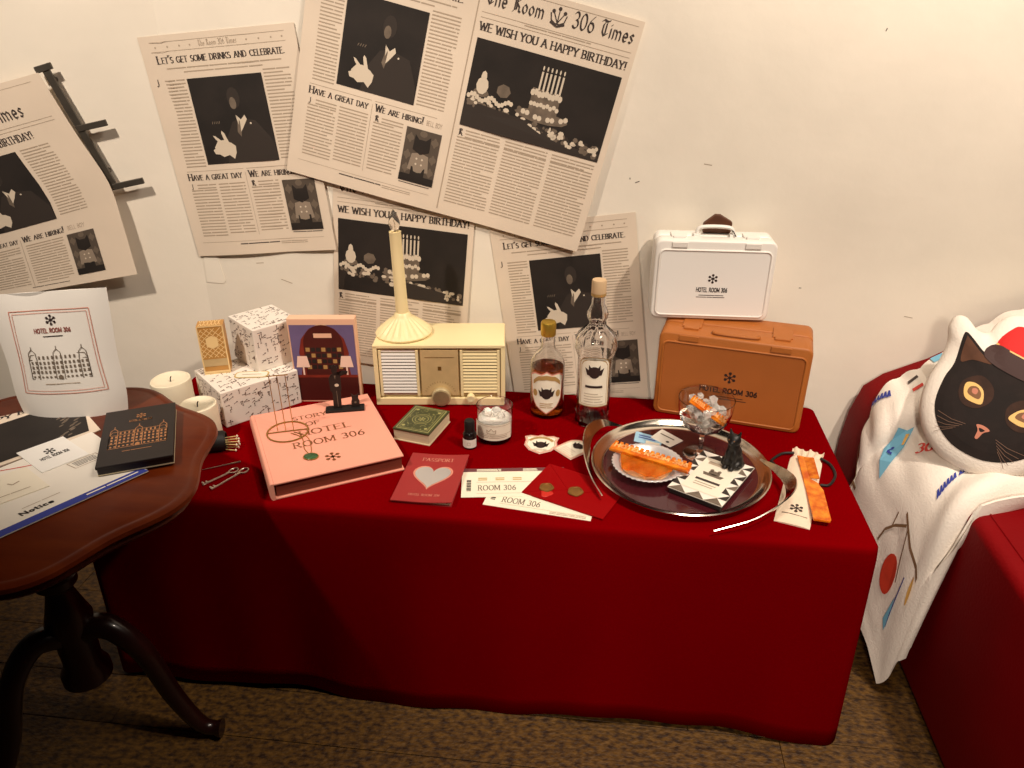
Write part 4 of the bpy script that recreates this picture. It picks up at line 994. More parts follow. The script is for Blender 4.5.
# candlestick lamp on the radio
t = thing('candlestick_lamp', 'cream candlestick lamp with fluted base and clear bulb on the radio', 'lamp', (-0.452, -0.036, TZ+h_), 0)
fl_ = lambda r_, z, a_, j: r_*(1+.045*math.cos(22*a_)*(1 if .008 < z < .043 else .1))
MB().lathe([(.060,0),(.066,.002),(.067,.006),(.062,.010),(.055,.016),(.046,.024),(.034,.034),(.025,.041),(.021,.046),(.019,.051),(.016,.054)], 88, fn=fl_).build('base', 'cream_plastic', t, smooth=True)
MB().lathe([(.0150,.053),(.0142,.10),(.0136,.18),(.0134,.244),(.0140,.246),(.0128,.2465),(.011,.244),(.0105,.238)], 28).build('candle_tube', 'cream_plastic', t, smooth=True)
MB().lathe([(.008,.238),(.008,.248),(.010,.254),(.0128,.262),(.0125,.270),(.009,.281),(.004,.291),(.0008,.296)], 20).build('bulb', 'bulb_glass', t, smooth=True)
MB().tube([(0,0,.246),(.001,0,.262),(-.001,0,.272)], .0006, 5).build('filament', 'brass_dull', t)
t.rotation_euler = (0, R(-1.2), 0)

# small green book box
t = thing('green_book', 'small thick book with ornamental green and gold cover before radio', 'book', (-0.375, -0.219, TZ), -13)
MB().box((0,0,.013), (.085,.108,.026)).build('page_block', 'page_cream', t); MB().box((0,0,.0275), (.088,.112,.003)).build('cover', 'green_cover', t, bevel=.0006); MB().box((0,0,.001), (.088,.112,.002)).build('back_cover', 'page_cream', t)
f = flat(.029); Print(f).frame(-.038,-.050,.038,.050,.0018).build('border', 'olive_gold', t); Print(f).frame(-.033,-.045,.033,.045,.001).build('border', 'olive_gold', t)
for rr in (.021, .015): Print(f).line([(rr*math.cos(2*PI*k/24), rr*math.sin(2*PI*k/24)) for k in range(24)], .0014, True).build('ring_ornament', 'olive_gold', t)
q = Print(f)
for k in range(90):
    x, y = random.uniform(-.031,.031), random.uniform(-.042,.042)
    if math.hypot(x, y) > .024: q.line([(x,y),(x+random.uniform(-.004,.004), y+random.uniform(-.004,.004))], .0011)
q.build('scroll_ornament', 'olive_gold', t, 0, 'stuff')
for sx in (-1, 1):
    for sy in (-1, 1): q = Print(f); q.ell(sx*.027, sy*.037, .004, .004, 8); q.build('corner_ornament', 'olive_gold', t, 1)
q = Print(f); q.emblem(0,0,.009); q.build('centre_ornament', 'olive_gold', t)

# small dropper bottle
t = thing('oil_bottle', 'tiny black bottle with white label standing beside the tumbler', 'bottle', (-0.257, -0.275, TZ))
MB().lathe([(.0135,0),(.0145,.002),(.0145,.034),(.012,.039),(.009,.042)], 24).build('bottle_body', 'black_bottle', t, smooth=True); MB().lathe([(.0108,.040),(.0112,.042),(.0112,.062),(.0100,.066)], 24).build('cap', 'black_matte', t, smooth=True)
f = around(.0147); q = Print(f)
for k in range(12): q.rect(-.019+k*.0032, .005, -.0158+k*.0032, .025)
q.build('label', 'white_card', t); q = Print(f); q.frame(-.003,.012,.003,.018,.0006); q.build('label_mark', 'text_grey', t, 2)
# glass tumbler candle
t = thing('glass_tumbler', 'clear glass tumbler with cream crown label and white crumpled filling', 'tumbler', (-0.209, -0.228, TZ), -3)
MB().lathe([(.033,0),(.037,.002),(.0385,.010),(.040,.082),(.0392,.0828),(.0382,.082),(.0365,.012),(.030,.010)], 40).build('glass', 'glass', t, smooth=True)
MB().lathe([(.028,.0105),(.0355,.014),(.0365,.052),(.030,.056),(.01,.050)], 30, fn=lambda r_, z, a_, j: r_*(1+.02*math.sin(5*a_))).build('wax_filling', 'wax_white', t, smooth=True)
for k in range(3):
    bm = bmesh.new(); bmesh.ops.create_icosphere(bm, subdivisions=1, radius=.011+.004*random.random())
    for v in bm.verts: v.co *= random.uniform(.6, 1.3)
    me = bpy.data.meshes.new('wax_lump'); bm.to_mesh(me); bm.free(); me.materials.append(MATS['ice']); o = bpy.data.objects.new('wax_lump', me); COL.objects.link(o); o.parent = t; o.location = (.017*math.cos(k*1.5), .013*math.sin(k*1.5), .052+.005*(k % 3))
f = around(.0405); q = Print(f)
for k in range(16): q.rect(-.048+k*.006, .014, -.042+k*.006, .053)
q.cut(.004).build('label', 'label_cream', t, 1)
q = Print(f); q.line([(-.009,.032),(-.010,.041),(-.005,.037),(0,.044),(.005,.037),(.010,.041),(.009,.032)], .0013, True); q.cut(.004).build('crown_mark', 'text_grey', t, 4)
q = Print(f); q.rows(-.035,.035,.026,.018,.004,.3); q.cut(.004).build('label_lettering', 'text_grey', t, 4, 'stuff')
for z in (.029, .05): q = Print(f); q.line([(-.046+k*.0092, z) for k in range(11)], .0008); q.cut(.004).build('label_rule', 'text_grey', t, 4)

# passport
t = thing('passport_holder', 'dark red passport with a silver heart window lying on the cloth', 'passport', (-0.313, -0.412, TZ), -1.5)
MB().box((0,0,.0012), (.118,.168,.0024)).build('back_cover', 'passport_red', t); MB().box((-.001,0,.0035), (.114,.162,.002)).build('pages', 'page_cream', t)
MB().sheet(lambda x, y: (Vector((x, y, .0070+.006*max(0, (x+.02)/.08)**2)), Vector((0,0,1))), -.061, .061, -.086, .086, 10, 4, .002).build('front_cover', 'passport_red', t, smooth=True)
fp = lambda x, y: (Vector((x, y, .0070+.006*max(0, (x+.02)/.08)**2)), Vector((0,0,1)))
heart = [(  .0028*16*math.sin(a_)**3*.82, .0026*(13*math.cos(a_)-5*math.cos(2*a_)-2*math.cos(3*a_)-math.cos(4*a_))+.004) for a_ in (2*PI*k/40 for k in range(40))]
Print(fp).fan([(x*1.12,y*1.12) for x, y in heart], (0,.006)).build('heart_border', 'rose_print', t, 0); Print(fp).fan(heart, (0,.006)).build('heart_window', 'foil_silver', t, 2)
Print(fp).text('PASSPORT', 0, .058, .0115, 'light', fit=.066, center=True).build('title_lettering', 'rose_print', t); Print(fp).text('HOTEL ROOM 306', 0, -.066, .007, 'light', fit=.062, center=True).build('lower_lettering', 'rose_print', t)

# tickets, envelope, sticker labels
def ticket(label, x, y, rz, z, band):
    t = thing('paper_ticket', label, 'ticket', (x, y, z), rz, 'room 306 paper tickets')
    MB().box((.105,.05,.0005), (.21,.10,.001)).build('ticket_paper', 'ticket_cream', t); f = flat(.001)
    if band:
        Print(f).rect(0,.088,.21,.1).build('header_band', 'ticket_band', t); q = Print(f); q.rows(.03,.08,.0965,.091,.0045,.6,False); q.build('band_lettering', 'ticket_cream', t, 1, 'stuff'); q = Print(f); q.rows(.125,.155,.0965,.091,.0045,.6,False); q.build('band_lettering', 'ticket_cream', t, 1, 'stuff')
        for x_ in (.033,.068,.103): q = Print(f); q.rows(x_, x_+.018, .066, .056, .006, .55, False); q.build('field_lettering', 'gift_gold', t, 0, 'stuff')
        Print(f).rect(.03,.050,.16,.0508).build('rule', 'text_grey', t)
    yy = .022 if band else .017
    Print(f).text('ROOM 306', .033, yy, .017, 'light', fit=.075).build('room_lettering', 'photo_mid', t)
    q = Print(f)
    for k in range(9): q.rect(.010, .020+k*.0045, .019, .0225+k*.0045+.001*(k % 2))
    q.build('barcode', 'photo_dark', t, 0, 'stuff'); Print(f).rect(.03,.011,.2,.0116).build('rule', 'text_grey', t); q = Print(f); q.rows(.13,.2,.009,.004,.004,.4,False); q.build('small_print', 'text_grey', t, 0, 'stuff')
ticket('lower cream ticket reading room 306, tapering out under the red envelope', -0.198, -0.482, -7.8, TZ, False)
ticket('upper cream ticket with plum header band beside the passport', -0.243, -0.466, 8.5, TZ+.0011, True)
t = thing('red_envelope', 'bright red envelope with two gold wax seals lying over tickets', 'envelope', (-0.127, -0.437, TZ+.0022), -23.5)
MB().box((.087,.059,.001), (.174,.118,.002)).build('envelope_body', 'envelope_red', t)
MB().prism([(.001,.117),(.173,.117),(.096,.048),(.079,.048)], .002, .0029).build('flap', 'envelope_red', t); MB().prism([(.0,.0),(.08,.056),(0,.116)], .002, .0024).build('side_fold', 'envelope_red', t)
def seal(nm, x, y, r, m_, z): MB().lathe([(r*.95,0),(r,.001),(r*.96,.0026),(r*.78,.003),(r*.74,.002),(r*.1,.0022)], 24, (x, y, z), fn=lambda rr, zz, a_, j: rr*(1+.05*math.sin(5*a_)*(j < 3))).build(nm, m_, t, smooth=True)
seal('wax_seal', .036,.036,.0145,'wax_gold',.0024); seal('wax_seal', .092,.052,.0155,'wax_gold',.0029)
MB().lathe([(.012,0),(.011,.001),(.003,.0012)], 14, (.044,.020,.0021), fn=lambda rr, zz, a_, j: rr*(1+.2*math.sin(3*a_))).build('wax_drip', 'wax_red', t, smooth=True)
SH = [(0,.040),(.010,.034),(.026,.036),(.038,.030),(.034,.014),(.036,-.006),(.024,-.026),(0,-.040),(-.024,-.026),(-.036,-.006),(-.034,.014),(-.038,.030),(-.026,.036),(-.010,.034)]
def devil_cat(p, x, y, r):      # dark cat head emblem with horns and wings
    p.ell(x, y, r*.66, r*.74, 14)
    for sg in (-1, 1): p.poly([(x+sg*r*.25,y+r*.4),(x+sg*r*.62,y+r*.95),(x+sg*r*.62,y+r*.2)]); p.poly([(x+sg*r*.5,y+r*.2),(x+sg*r*1.05,y+r*.55),(x+sg*r*.8,y-r*.35),(x+sg*r*.4,y-r*.4)])
def sticker(label, P, x, y, rz, z, border, k=1.0):
    t = thing('paper_label', label, 'sticker', (x, y, z), rz, 'bottle label stickers on the cloth'); P = [(a_*k, b_*k) for a_, b_ in P]
    MB().prism(P, 0, .001).build('label_paper', 'label_cream', t); f = flat(.001)
    Print(f).line([(a_*.95, b_*.95) for a_, b_ in P], .0026, True).build('border', border, t); Print(f).line([(a_*.85, b_*.85) for a_, b_ in P], .0012, True).build('inner_border', 'label_gold', t)
    return t, f
t, f = sticker('shield shaped cream label sticker with dark cat emblem on the cloth', SH, -0.105, -0.248, 0, TZ, 'label_pink'); q = Print(f); devil_cat(q, 0, -.004, .018); q.build('cat_emblem', 'dark_print', t)
Print(f).line([(-.026,.012),(-.018,.021),(-.006,.026),(.006,.026),(.018,.021),(.026,.012)], .007).build('ribbon', 'label_gold', t, 1); q = Print(f); q.rows(-.014,.014,-.021,-.027,.004,.4); q.build('small_print', 'text_grey', t, 0, 'stuff')
AR = [(-.031,-.036),(.031,-.036),(.031,.012)]+[(.031*math.cos(R(a_)), .012+.030*math.sin(R(a_))) for a_ in range(20,161,20)]+[(-.031,.012)]
t, f = sticker('arched cream label sticker with dark cat emblem, turned beside the tray handle', AR, -0.034, -0.260, -45, TZ+.0011, 'label_pink', .95); q = Print(f); devil_cat(q, 0, .014, .015); q.build('cat_emblem', 'dark_print', t); q = Print(f); q.rows(-.02,.02,-.006,-.026,.006,.3); q.build('label_lettering', 'text_grey', t, 0, 'stuff')
# bottles
t = thing('whisky_bottle', 'short round bottle of amber liquor with gold cap and shield label', 'bottle', (-0.104, -0.100, TZ), 2)
MB().lathe([(.034,0),(.038,.003),(.0395,.010),(.0395,.125),(.037,.138),(.028,.153),(.018,.164),(.0155,.172),(.015,.200),(.0128,.200),(.013,.172),(.016,.161),(.026,.151),(.035,.136),(.0375,.125),(.0375,.010),(.030,.006)], 40).build('glass', 'glass', t, smooth=True)
MB().lathe([(.030,.0062),(.0371,.0105),(.0371,.122),(.036,.1225)], 36).build('liquor', 'whisky', t, smooth=True)
MB().lathe([(.0165,.197),(.0168,.199),(.0168,.226),(.0155,.229),(.013,.2295)], 30, fn=lambda r_, z, a_, j: r_*(1+.02*math.cos(30*a_)*(j in (1, 2)))).build('cap', 'gold_cap', t, smooth=True)
def bands(p, P, n=14):
    """cut a tall outline into vertical strips so that it wraps round glass"""
    xs_ = [p_[0] for p_ in P]; a_, b_ = min(xs_), max(xs_)
    def span(x):
        ys = []
        for (x1, y1), (x2, y2) in zip(P, P[1:]+P[:1]):
            if (x1-x)*(x2-x) <= 0 and x1 != x2: ys.append(y1+(y2-y1)*(x-x1)/(x2-x1))
        return min(ys), max(ys)
    for k_ in range(n):
        x1, x2 = a_+(b_-a_)*(k_+.002)/n, a_+(b_-a_)*(k_+.998)/n; l1, h1 = span(x1); l2, h2 = span(x2); p.poly([(x1,l1),(x2,l2),(x2,h2),(x1,h1)])
    return p
f = around(.0401, .070); SHB = [(x*1.12, y*1.36) for x, y in SH]
bands(Print(f), SHB).build('label_border', 'label_pink', t, 0); bands(Print(f), [(x*.93, y*.94) for x, y in SHB]).build('label', 'label_cream', t, 2)
bands(Print(f), [(-.032,.018),(-.02,.030),(0,.034),(.02,.030),(.032,.018),(.032,.028),(.02,.041),(0,.045),(-.02,.041),(-.032,.028)]).build('ribbon', 'label_gold', t, 4)
q = Print(f); devil_cat(q, 0, -.002, .018); q.cut(.004).build('cat_emblem', 'dark_print', t, 4); q = Print(f); q.rows(-.015,.015,-.026,-.040,.005,.35); q.cut(.004).build('label_lettering', 'label_gold', t, 4, 'stuff')
for sg in (-1, 1): q = Print(f); q.ell(sg*.027,-.002,.006,.009,10); q.cut(.004).build('side_ornament', 'label_gold', t, 4)
t = thing('clear_bottle', 'tall clear embossed bottle with arched cream label and wooden stopper', 'bottle', (0.003, -0.132, TZ), 0)
emb = lambda r_, z, a_, j: r_*(1+(.045*abs(math.sin(6*a_)) if .175 < z < .235 else .05*math.sin(10*a_+z*90) if z < .05 else .04*math.cos(8*a_) if .245 < z < .285 else 0))
MB().lathe([(.033,0),(.037,.003),(.0385,.012),(.0355,.022),(.0395,.032),(.0365,.042),(.0385,.055),(.0385,.165),(.0425,.175),(.0455,.190),(.045,.205),(.039,.220),(.027,.232),(.018,.242),(.017,.248),(.0215,.258),(.0225,.268),(.018,.280),(.0145,.288),(.0138,.312),(.0118,.312),(.0122,.288),(.016,.278),(.0195,.266),(.0185,.258),(.0148,.246),(.024,.230),(.036,.217),(.0415,.203),(.0420,.190),(.0362,.165),(.0362,.055),(.034,.012),(.028,.009)], 64, fn=emb).build('glass', 'glass', t, smooth=True)
MB().lathe([(.012,.305),(.0135,.306),(.0150,.313),(.0158,.314),(.0158,.338),(.0145,.342)], 26).build('stopper', 'cork_cap', t, smooth=True)
MB().lathe([(.0163,.308),(.0163,.314)], 26, cap=False).build('neck_ring', 'label_gold', t)
f = around(.0392, .118); AB = [(-.036,-.060),(.036,-.060),(.036,.045)]+[(.036*math.cos(R(a_)), .045+.018*math.sin(R(a_))) for a_ in range(20,161,20)]+[(-.036,.045)]
bands(Print(f), AB).build('label_border', 'label_gold', t, 0); bands(Print(f), [(x*.93,y*.965) for x, y in AB]).build('label_margin', 'label_cream', t, 2); bands(Print(f), [(x*.84,y*.91) for x, y in AB]).build('label_line', 'label_gold', t, 4); bands(Print(f), [(x*.79,y*.885) for x, y in AB]).build('label', 'label_cream', t, 6)
q = Print(f); devil_cat(q, 0, .026, .019); q.cut(.004).build('cat_emblem', 'dark_print', t, 9); q = Print(f); q.rows(-.018,.018,-.006,-.012,.008,.7,False); q.cut(.004).build('label_lettering', 'dark_print', t, 9, 'stuff'); q = Print(f); q.rows(-.02,.02,-.026,-.046,.0065,.25); q.cut(.004).build('label_lettering', 'text_grey', t, 9, 'stuff')

# serving tray
t = thing('serving_tray', 'round silver serving tray with painted dark reflection and two curved handles', 'tray', (0.187, -0.316, TZ), 0)
MB().lathe([(.150,0),(.156,.001),(.158,.004),(.1575,.0062)], 72).build('tray_base', 'tray_reflection', t, smooth=True)
MB().lathe([(.157,.002),(.176,.012),(.181,.0165),(.1815,.0185),(.179,.020),(.175,.0185),(.1715,.0135),(.158,.0068),(.1565,.0065)], 96, cap=False).build('rim', 'chrome', t, smooth=True)
def handle(P, w0):
    C_ = bez(P, 10); V, F = [], []
    for i, p in enumerate(C_):
        k_ = i/(len(C_)-1); tn = (C_[min(i+1,len(C_)-1)]-C_[max(i-1,0)]).normalized(); sd = tn.cross(Vector((0,0,1))).normalized(); up = sd.cross(tn)
        bd = Vector((p.x, p.y, 0)).normalized()*.55 + Vector((0,0,1)); bd.normalize(); w_ = w0*(.14+.86*math.sin(PI*k_)**1.2)
        n_ = tn.cross(bd).normalized()
        for a_, b_ in ((-1,-1),(1,-1),(1,1),(-1,1)): V.append(p + bd*w_*a_*.5 + n_*.0011*b_)
    for i in range(len(C_)-1):
        for k_ in range(4): F.append((i*4+k_, i*4+(k_+1) % 4, i*4+4+(k_+1) % 4, i*4+4+k_))
    F += [(3,2,1,0), tuple(len(V)-4+k_ for k_ in range(4))]
    MB().add(V, F).build('handle', 'chrome', t, smooth=True)
handle([(-.118,.135,.020),(-.160,.118,.034),(-.188,.065,.040),(-.192,-.005,.030),(-.178,-.075,.018),(-.156,-.132,.014)], .030)
handle([(.166,.030,.020),(.192,-.020,.028),(.203,-.075,.036),(.186,-.130,.036),(.122,-.184,.022),(.045,-.214,.012)], .032)
TRZ = TZ + .0065
# foil dish
t = thing('foil_dish', 'round crimped silver foil dish on the left of the tray', 'dish', (0.121, -0.330, TRZ), 0)
t.scale = (0.92, 0.92, 1.0)
cf = lambda r_, z, a_, j: r_*(1+.02*math.cos(40*a_)*(1 if j in (1,2,3,4) else 0))
MB().lathe([(.050,0),(.056,.002),(.070,.014),(.078,.0165),(.0795,.0175),(.077,.0185),(.070,.0165),(.056,.0035),(.01,.002)], 160, fn=cf).build('dish_body', 'foil_silver', t, smooth=True)
MB().lathe([(.048,.0036),(.054,.0045),(.050,.0075),(.03,.009),(.005,.0095)], 40, fn=lambda r_, z, a_, j: r_*(1+.05*math.sin(4*a_+j))).build('dish_lining', 'cork_cap', t, smooth=True)
# amber hair clips with raised letters
def clip(label, M_, L, d, film=None):
    t = thing('amber_clip', label, 'hair clip'); t.matrix_world = M_
    MB().box((0,0,.003), (L,d,.006)).build('bar', 'amber', t, bevel=.0015)
    n = 15
    for k in range(n): x = -L/2+L*(k+.5)/n; MB().box((x,d*.62,.004), (L/n*.62,d*.5,.006)).build('tooth', 'amber', t, bevel=.0008, seg=1)
    P, wd = lettering('HOTEL ROOM 306', 'sans'); mb = MB()
    for p in P: mb.prism([((x/wd-.5)*L*.92, d*.26+(y-.5)*d*.46) for x, y in p], .006, .0078)
    mb.build('raised_lettering', 'amber_letter', t, kind='stuff')
    MB().box((0,-d*.44,.0048), (L*.98,d*.12,.0075)).build('ridge', 'amber', t, bevel=.001)
    if film: film(t)
    return t
def film(t):
    g = lambda x, y: (Vector((x, y, .001+.004*(-y/.07)+.0025*math.sin(x*90+y*60)*min(1,-y*40)+.001*math.sin(x*210))), Vector((0,0,1)))
    mb = MB().sheet(g, -.058, .054, -.054, -.003, 40, 16, .0008)
    mb.v = [(x*(1-max(0,(-y-.015))*9), y, z) for x, y, z in mb.v]; mb.build('amber_wrapper', 'amber_film', t, smooth=True)
a_ = math.atan2(-.367+.294, .202-.043)
clip('amber clip with raised letters and wrapper lying across foil dish', Matrix.Translation((0.124,-0.326,TRZ+.0225)) @ Matrix.Rotation(a_, 4, 'Z') @ Matrix.Rotation(R(9), 4, 'X'), .172, .022, film)
# coupe glass
t = thing('coupe_glass', 'clear stemmed coupe glass full of ice standing on the tray', 'glass', (0.234, -0.258, TRZ))
MB().lathe([(.034,0),(.0355,.001),(.034,.0022),(.02,.004),(.008,.007),(.0045,.012),(.004,.030),(.0046,.045),(.008,.052),(.020,.058),(.038,.070),(.051,.090),(.056,.112),(.0570,.134),(.0562,.1346),(.0555,.134),(.0545,.112),(.0495,.0915),(.0365,.0725),(.019,.0605),(.004,.058)], 56).build('glass', 'glass', t, smooth=True)
rnd = random.Random(9); bm = bmesh.new()
for k in range(46):
    lv = k//12; rad = (.016,.028,.038,.040)[lv]*(.3+.7*rnd.random()); an = rnd.random()*2*PI
    g_ = bmesh.ops.create_icosphere(bm, subdivisions=1, radius=rnd.uniform(.008,.012))['verts']; off_ = Vector((rad*math.cos(an), rad*math.sin(an), lv*.014))
    for v in g_: v.co = v.co*rnd.uniform(.75,1.25) + off_
me = bpy.data.meshes.new('crushed_ice'); bm.to_mesh(me); bm.free(); me.materials.append(MATS['ice']); o = bpy.data.objects.new('crushed_ice', me); COL.objects.link(o); o.location = (0.234, -0.258, TRZ+.076)
tag(o, 'clear crushed ice heaped in the coupe glass', 'ice', kind='stuff')
clip('amber clip with raised letters stuck in the ice of coupe glass', Matrix.Translation((0.236,-0.272,TRZ+.110)) @ Matrix.Rotation(R(-8), 4, 'Z') @ Matrix.Rotation(R(33), 4, 'Y') @ Matrix.Rotation(R(55), 4, 'X'), .088, .014)
# small cards on the tray
TC = [(0.096,-0.222),(0.151,-0.241),(0.162,-0.206),(0.102,-0.178)]
o = lying('blue_card', 'small pale blue card lying at the back of the tray', 'card', TC, TRZ, .001, 'blue_print'); f = on(o, .001, TC[0], TC[1], TC[3]); q = Print(f); q.rows(.15,.8,.72,.4,.2,.45); q.build('card_lettering', 'navy_print', o, 0, 'stuff'); Print(f).rect(.45,.02,.98,.3).build('card_strip', 'label_cream', o)
TC = [(0.133,-0.203),(0.173,-0.240),(0.203,-0.210),(0.160,-0.165)]
o = lying('white_card', 'small white card overlapping blue card at the back of the tray', 'card', TC, TRZ+.0011, .001, 'white_card'); f = on(o, .001, TC[0], TC[1], TC[3]); q = Print(f); q.rows(.15,.85,.66,.5,.16,.5,False); q.build('card_lettering', 'photo_mid', o, 0, 'stuff'); q = Print(f); q.ell(.72,.25,.08,.08,8); q.build('card_mark', 'ink', o)
# checked card box
t = thing('checked_box', 'flat square box with black and white triangle border on the tray', 'box', (0.246, -0.364, TRZ), -30)
MB().box((0,0,.006), (.106,.160,.012)).build('box_body', 'black_card', t, bevel=.0008); MB().box((0,0,.0128), (.112,.166,.0016)).build('lid', 'white_card', t); f = flat(.0136)
cw, ch = .112/6, .166/8
for i in range(6):
    for j in range(8):
        if 0 < i < 5 and 0 < j < 7: continue
        x, y = -.056+i*cw, -.083+j*ch; P = [(x,y),(x+cw,y),(x,y+ch)] if (i+j) % 2 else [(x+cw,y),(x+cw,y+ch),(x,y)]
        Print(f).poly(P).build('triangle', 'photo_dark' if j % 3 else 'photo_mid', t)
Print(f).rect(-.038,-.062,.038,.062).build('centre_panel', 'label_cream', t, 2)
q = Print(f); q.rows(-.026,.026,.050,.038,.02,.5,False); q.build('panel_lettering', 'text_grey', t, 4, 'stuff')
q = Print(f); q.poly([(-.018,-.002),(.018,-.002),(.022,.008),(-.022,.008)]); q.ell(0,.012,.012,.008,12); q.ell(-.008,.02,.004,.005,8); q.ell(.007,.021,.004,.005,8); q.build('panel_drawing', 'photo_mid', t, 4)
q = Print(f); q.rows(-.025,.025,-.018,-.025,.012,.6,False); q.build('panel_lettering', 'ink', t, 4, 'stuff'); q = Print(f); q.rows(-.022,.022,-.032,-.046,.008,.3); q.build('panel_lettering', 'text_grey', t, 4, 'stuff')
# black cat figurine
def blob(name, m_, parent, balls, voxel, it=6):
    bm = bmesh.new()
    for (x, y, z), r_, sc in balls:
        bmesh.ops.create_uvsphere(bm, u_segments=16, v_segments=10, radius=r_, matrix=Matrix.Translation((x,y,z)) @ Matrix.Diagonal((*sc, 1)))
    me = bpy.data.meshes.new(name); bm.to_mesh(me); bm.free(); o_ = bpy.data.objects.new(name, me); COL.objects.link(o_)
    r_ = o_.modifiers.new('r', 'REMESH'); r_.mode = 'VOXEL'; r_.voxel_size = voxel; s_ = o_.modifiers.new('s', 'SMOOTH'); s_.iterations = it; s_.factor = .5
    dg = bpy.context.evaluated_depsgraph_get(); me2 = bpy.data.meshes.new_from_object(o_.evaluated_get(dg)); o_.modifiers.clear(); o_.data = me2; me2.name = name; bpy.data.meshes.remove(me)
    me2.materials.clear(); me2.materials.append(MATS[m_]); me2.polygons.foreach_set('use_smooth', [True]*len(me2.polygons)); o_.parent = parent; return o_
t = thing('cat_figurine', 'small black seated cat figurine on the corner of the checked box', 'figurine', (0.289, -0.322, TRZ+.0138), -35)
one = (1,1,1); B = [((0,.006,.016),.019,(1,1.1,.9)), ((0,.004,.032),.016,(1,1,1.2)), ((0,-.001,.048),.0125,(1,.9,1.2)), ((0,-.005,.066),.0135,(1.05,1,.95)), ((0,-.015,.063),.0065,(1.1,1,.8))]
for sg in (-1, 1):
    B += [((sg*.007,-.009,.030),.0058,(1,1,2.6)), ((sg*.007,-.012,.013),.0055,(1,1,2.0)), ((sg*.007,-.015,.0045),.006,(1,1.3,.75)), ((sg*.014,.0,.010),.011,(.8,1.3,.95))]
    B += [((sg*.0085,-.003,.076),.0055,(.8,.6,1.3)), ((sg*.0105,-.003,.083),.0036,(.7,.6,1.5))]
B += [((.012+.006*math.sin(k*.5), .022-.004*k, .006), .0045, one) for k in range(8)]
cb = blob('cat_body', 'cat_black', t, B, .0016)
for sg in (-1, 1): MB().lathe([(.0005,-.0018),(.0018,0),(.0005,.0018)], 8, (sg*.0055,-.0165,.069)).build('eye', 'eye_ring', t)

# cotton drawstring pouch with comb
ax = Vector((.494+.443-.353-.407, -.221-.199+.466+.493, 0))/2; ln = ax.length
t = thing('drawstring_pouch', 'cream cotton drawstring pouch with dark logo at table edge', 'pouch', (0.380, -0.4795, TZ), math.degrees(math.atan2(ax.y, ax.x))-90)
def cotton(x, y):
    k_ = y/ln; pin = 1-.20*math.exp(-((k_-.90)/.035)**2); ww = .032*pin
    z = .0085*(1-abs(x)**3)*math.sin(PI*min(1, k_*1.02+.02))**.5 + .001 + (.004*math.sin(x*14)*max(0, k_-.82)/.18 if k_ > .82 else 0)
    return Vector((x*ww, y+.004*math.sin(x*7)*max(0, k_-.9)*10, max(z, .0008)))
mb = MB().sheet(lambda x, y: (cotton(x, y), Vector((0,0,1))), -1, 1, 0, ln, 24, 40, .0)
n1 = len(mb.v)//2; mb.v = mb.v[:n1] + [(x, y, 0.0) for x, y, z in mb.v[n1:]]; mb.build('pouch_cloth', 'pouch_cotton', t, smooth=True)
fcot = lambda x, y: (cotton(x/.032, y), Vector((0,0,1)))
q = Print(fcot, .0012); q.emblem(.002, .048, .013); q.build('logo', 'photo_dark', t); q = Print(fcot, .0012); q.rows(-.022,.024,.029,.026,.004,.5,False); q.build('small_print', 'photo_mid', t, 0, 'stuff')
MB().tube(bez([(-.027,ln*.9,.006),(-.05,ln*.86,.004),(-.066,ln*.74,.003),(-.06,ln*.70,.003)], 8), .0028, 7).build('cord', 'black_matte', t, smooth=True)
MB().tube(bez([(.027,ln*.9,.006),(.048,ln*.85,.004),(.060,ln*.72,.003),(.052,ln*.58,.003),(.036,ln*.55,.003)], 8), .0028, 7).build('cord', 'black_matte', t, smooth=True)
t = thing('amber_comb', 'flat amber tortoiseshell comb lying partly on the drawstring pouch', 'comb', (0.4345, -0.4745, TZ+.0095)); t.rotation_euler = (0, 0, R(-4.5))
MB().prism([(-.016,0),(.013,-.002),(.016,.004),(.017,.10),(.010,.125),(-.004,.140),(-.004,.222),(-.017,.224)], 0, .0042).build('comb_back', 'amber', t, bevel=.001)
for k in range(16): MB().box((.006,.146+k*.0049,.002), (.020,.0028,.0034)).build('tooth', 'amber', t)

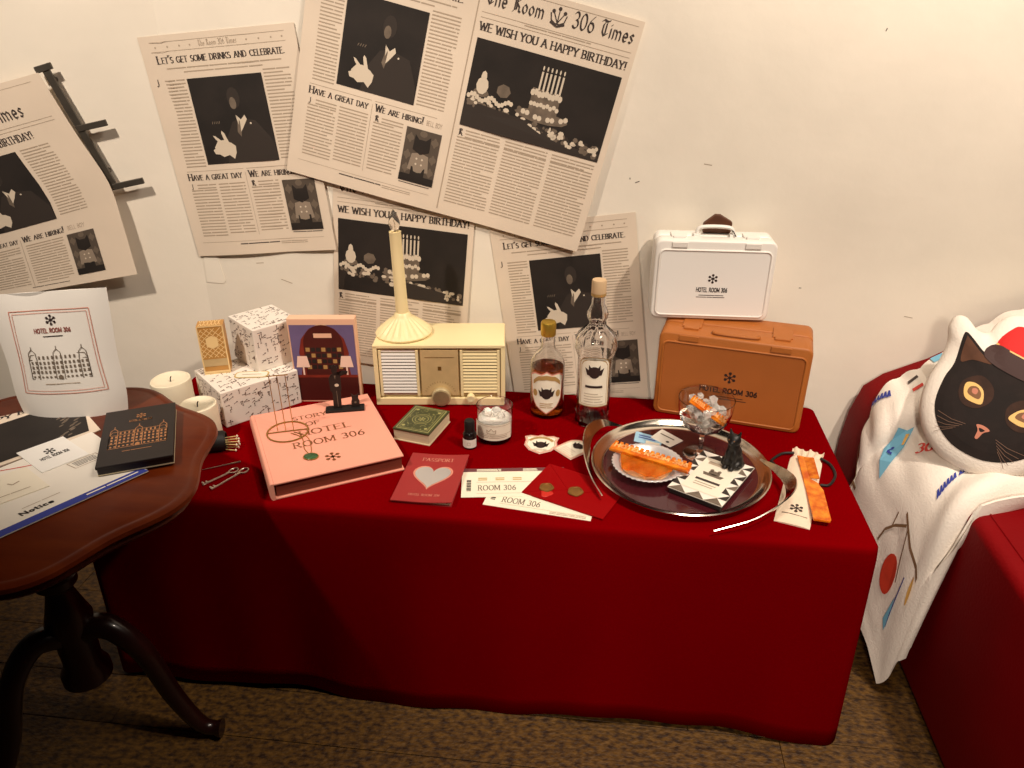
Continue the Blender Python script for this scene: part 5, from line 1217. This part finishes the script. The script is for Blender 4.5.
# suitcases
def suitcase(name, label, x, y, z, rz, w_, d, h, m_, pm_, ink_, fold):
    t = thing(name, label, 'suitcase', (x, y, z), rz)
    r_ = .016
    for nm, y0, y1 in (('front_shell', -d/2, -.003), ('back_shell', .003, d/2)):
        MB().prism(rrect(w_, h, r_, 5, 0, h/2), -y1, -y0, FRONT).build(nm, m_, t, bevel=.005, seg=3, smooth=True)
    MB().prism(rrect(w_-.006, h-.006, r_-.003, 5, 0, h/2), -.004, .004, FRONT).build('seam_gasket', pm_, t)
    MB().prism(rrect(w_-.026, h-.036, .010, 5, 0, h/2-.006), d/2-.001, d/2+.0012, FRONT).build('front_panel', pm_, t, bevel=.0006, seg=1)
    MB().tube([(x_, -d/2-.001, z_) for x_, z_ in rrect(w_-.022, h-.032, .012, 5, 0, h/2-.006)], .0022, 6, closed=True).build('panel_rim', m_, t, smooth=True)
    for sx in (-.30, .30):
        lt = MB().box((sx*w_, -.001, h+.0012), (w_*.13, d*.42, .004)).build('latch', m_, t, bevel=.001); MB().box((sx*w_, -d*.27, h+.0022), (w_*.10, d*.1, .005)).build('latch_tab', m_, lt, bevel=.001)
        MB().box((sx*w_, -d/2-.0012, h-.010), (w_*.13, .003, .012)).build('hinge', m_, t, bevel=.0008)
    hw = w_*.15
    if fold:
        MB().tube(bez([(-hw,-d*.30,h+.003),(-hw*.9,-d*.40,h+.004),(0,-d*.42,h+.004),(hw*.9,-d*.40,h+.004),(hw,-d*.30,h+.003)], 8), .0035, 8).build('handle', m_, t, smooth=True)
    else:
        MB().tube(bez([(-hw,0,h-.001),(-hw*.98,0,h+.012),(-hw*.75,0,h+.019),(0,0,h+.021),(hw*.75,0,h+.019),(hw*.98,0,h+.012),(hw,0,h-.001)], 8), .0052, 10, flat=.8).build('handle', m_, t, smooth=True)
        for sg in (-1, 1): MB().box((sg*hw,0,h+.002), (.016,.018,.006)).build('handle_mount', m_, t, bevel=.0012)
    f = upright(-d/2-.0012, .012 if fold else .006); k_ = w_/.26*(.92 if fold else .9)
    q = Print(f); q.emblem(.0, h*.50, .0125*k_); q.build('logo', ink_, t); Print(f).text('HOTEL ROOM 306', 0, h*.50-.034*k_, .0105*k_, 'sans', fit=.075*k_*(1.45 if fold else 1), center=True).build('logo_lettering', ink_, t)
    q = Print(f); q.rows(-.03*k_, .03*k_, h*.50-.042*k_, h*.50-.044*k_, .0035*k_, .45, False); q.build('small_print', ink_, t, 0, 'stuff'); q = Print(f); q.rows(-.036*k_, .036*k_, h*.50-.047*k_, h*.50-.049*k_, .0035*k_, .45, False); q.build('small_print', ink_, t, 0, 'stuff')
    return t
suitcase('brown_suitcase', 'tan brown hard suitcase with dark logo standing on the red cloth', 0.3175, -0.036, TZ, -12.2, .326, .140, .207, 'brown_plastic', 'brown_panel', 'dark_print', True)
suitcase('white_suitcase', 'white hard suitcase with logo standing on the brown suitcase', 0.2535, 0.040, TZ+.2115, 1.5, .264, .085, .184, 'white_plastic', 'white_gloss_print', 'dark_print', False)
t = thing('leather_tag', 'folded brown leather tag tucked behind the white suitcase handle', 'luggage tag', (0.258, 0.062, TZ+.2115+.1845), 0)
MB().prism([(-.030,0),(-.030,.022),(-.006,.042),(.006,.042),(.034,.026),(.032,0)], -.008, .008, FRONT).build('tag_leather', 'leather_brown', t, bevel=.004, seg=2, smooth=True)
MB().tube([(.026,-.009,.014),(.034,-.03,.012),(.040,-.034,.002)], .0012, 6).build('tag_string', 'black_matte', t)
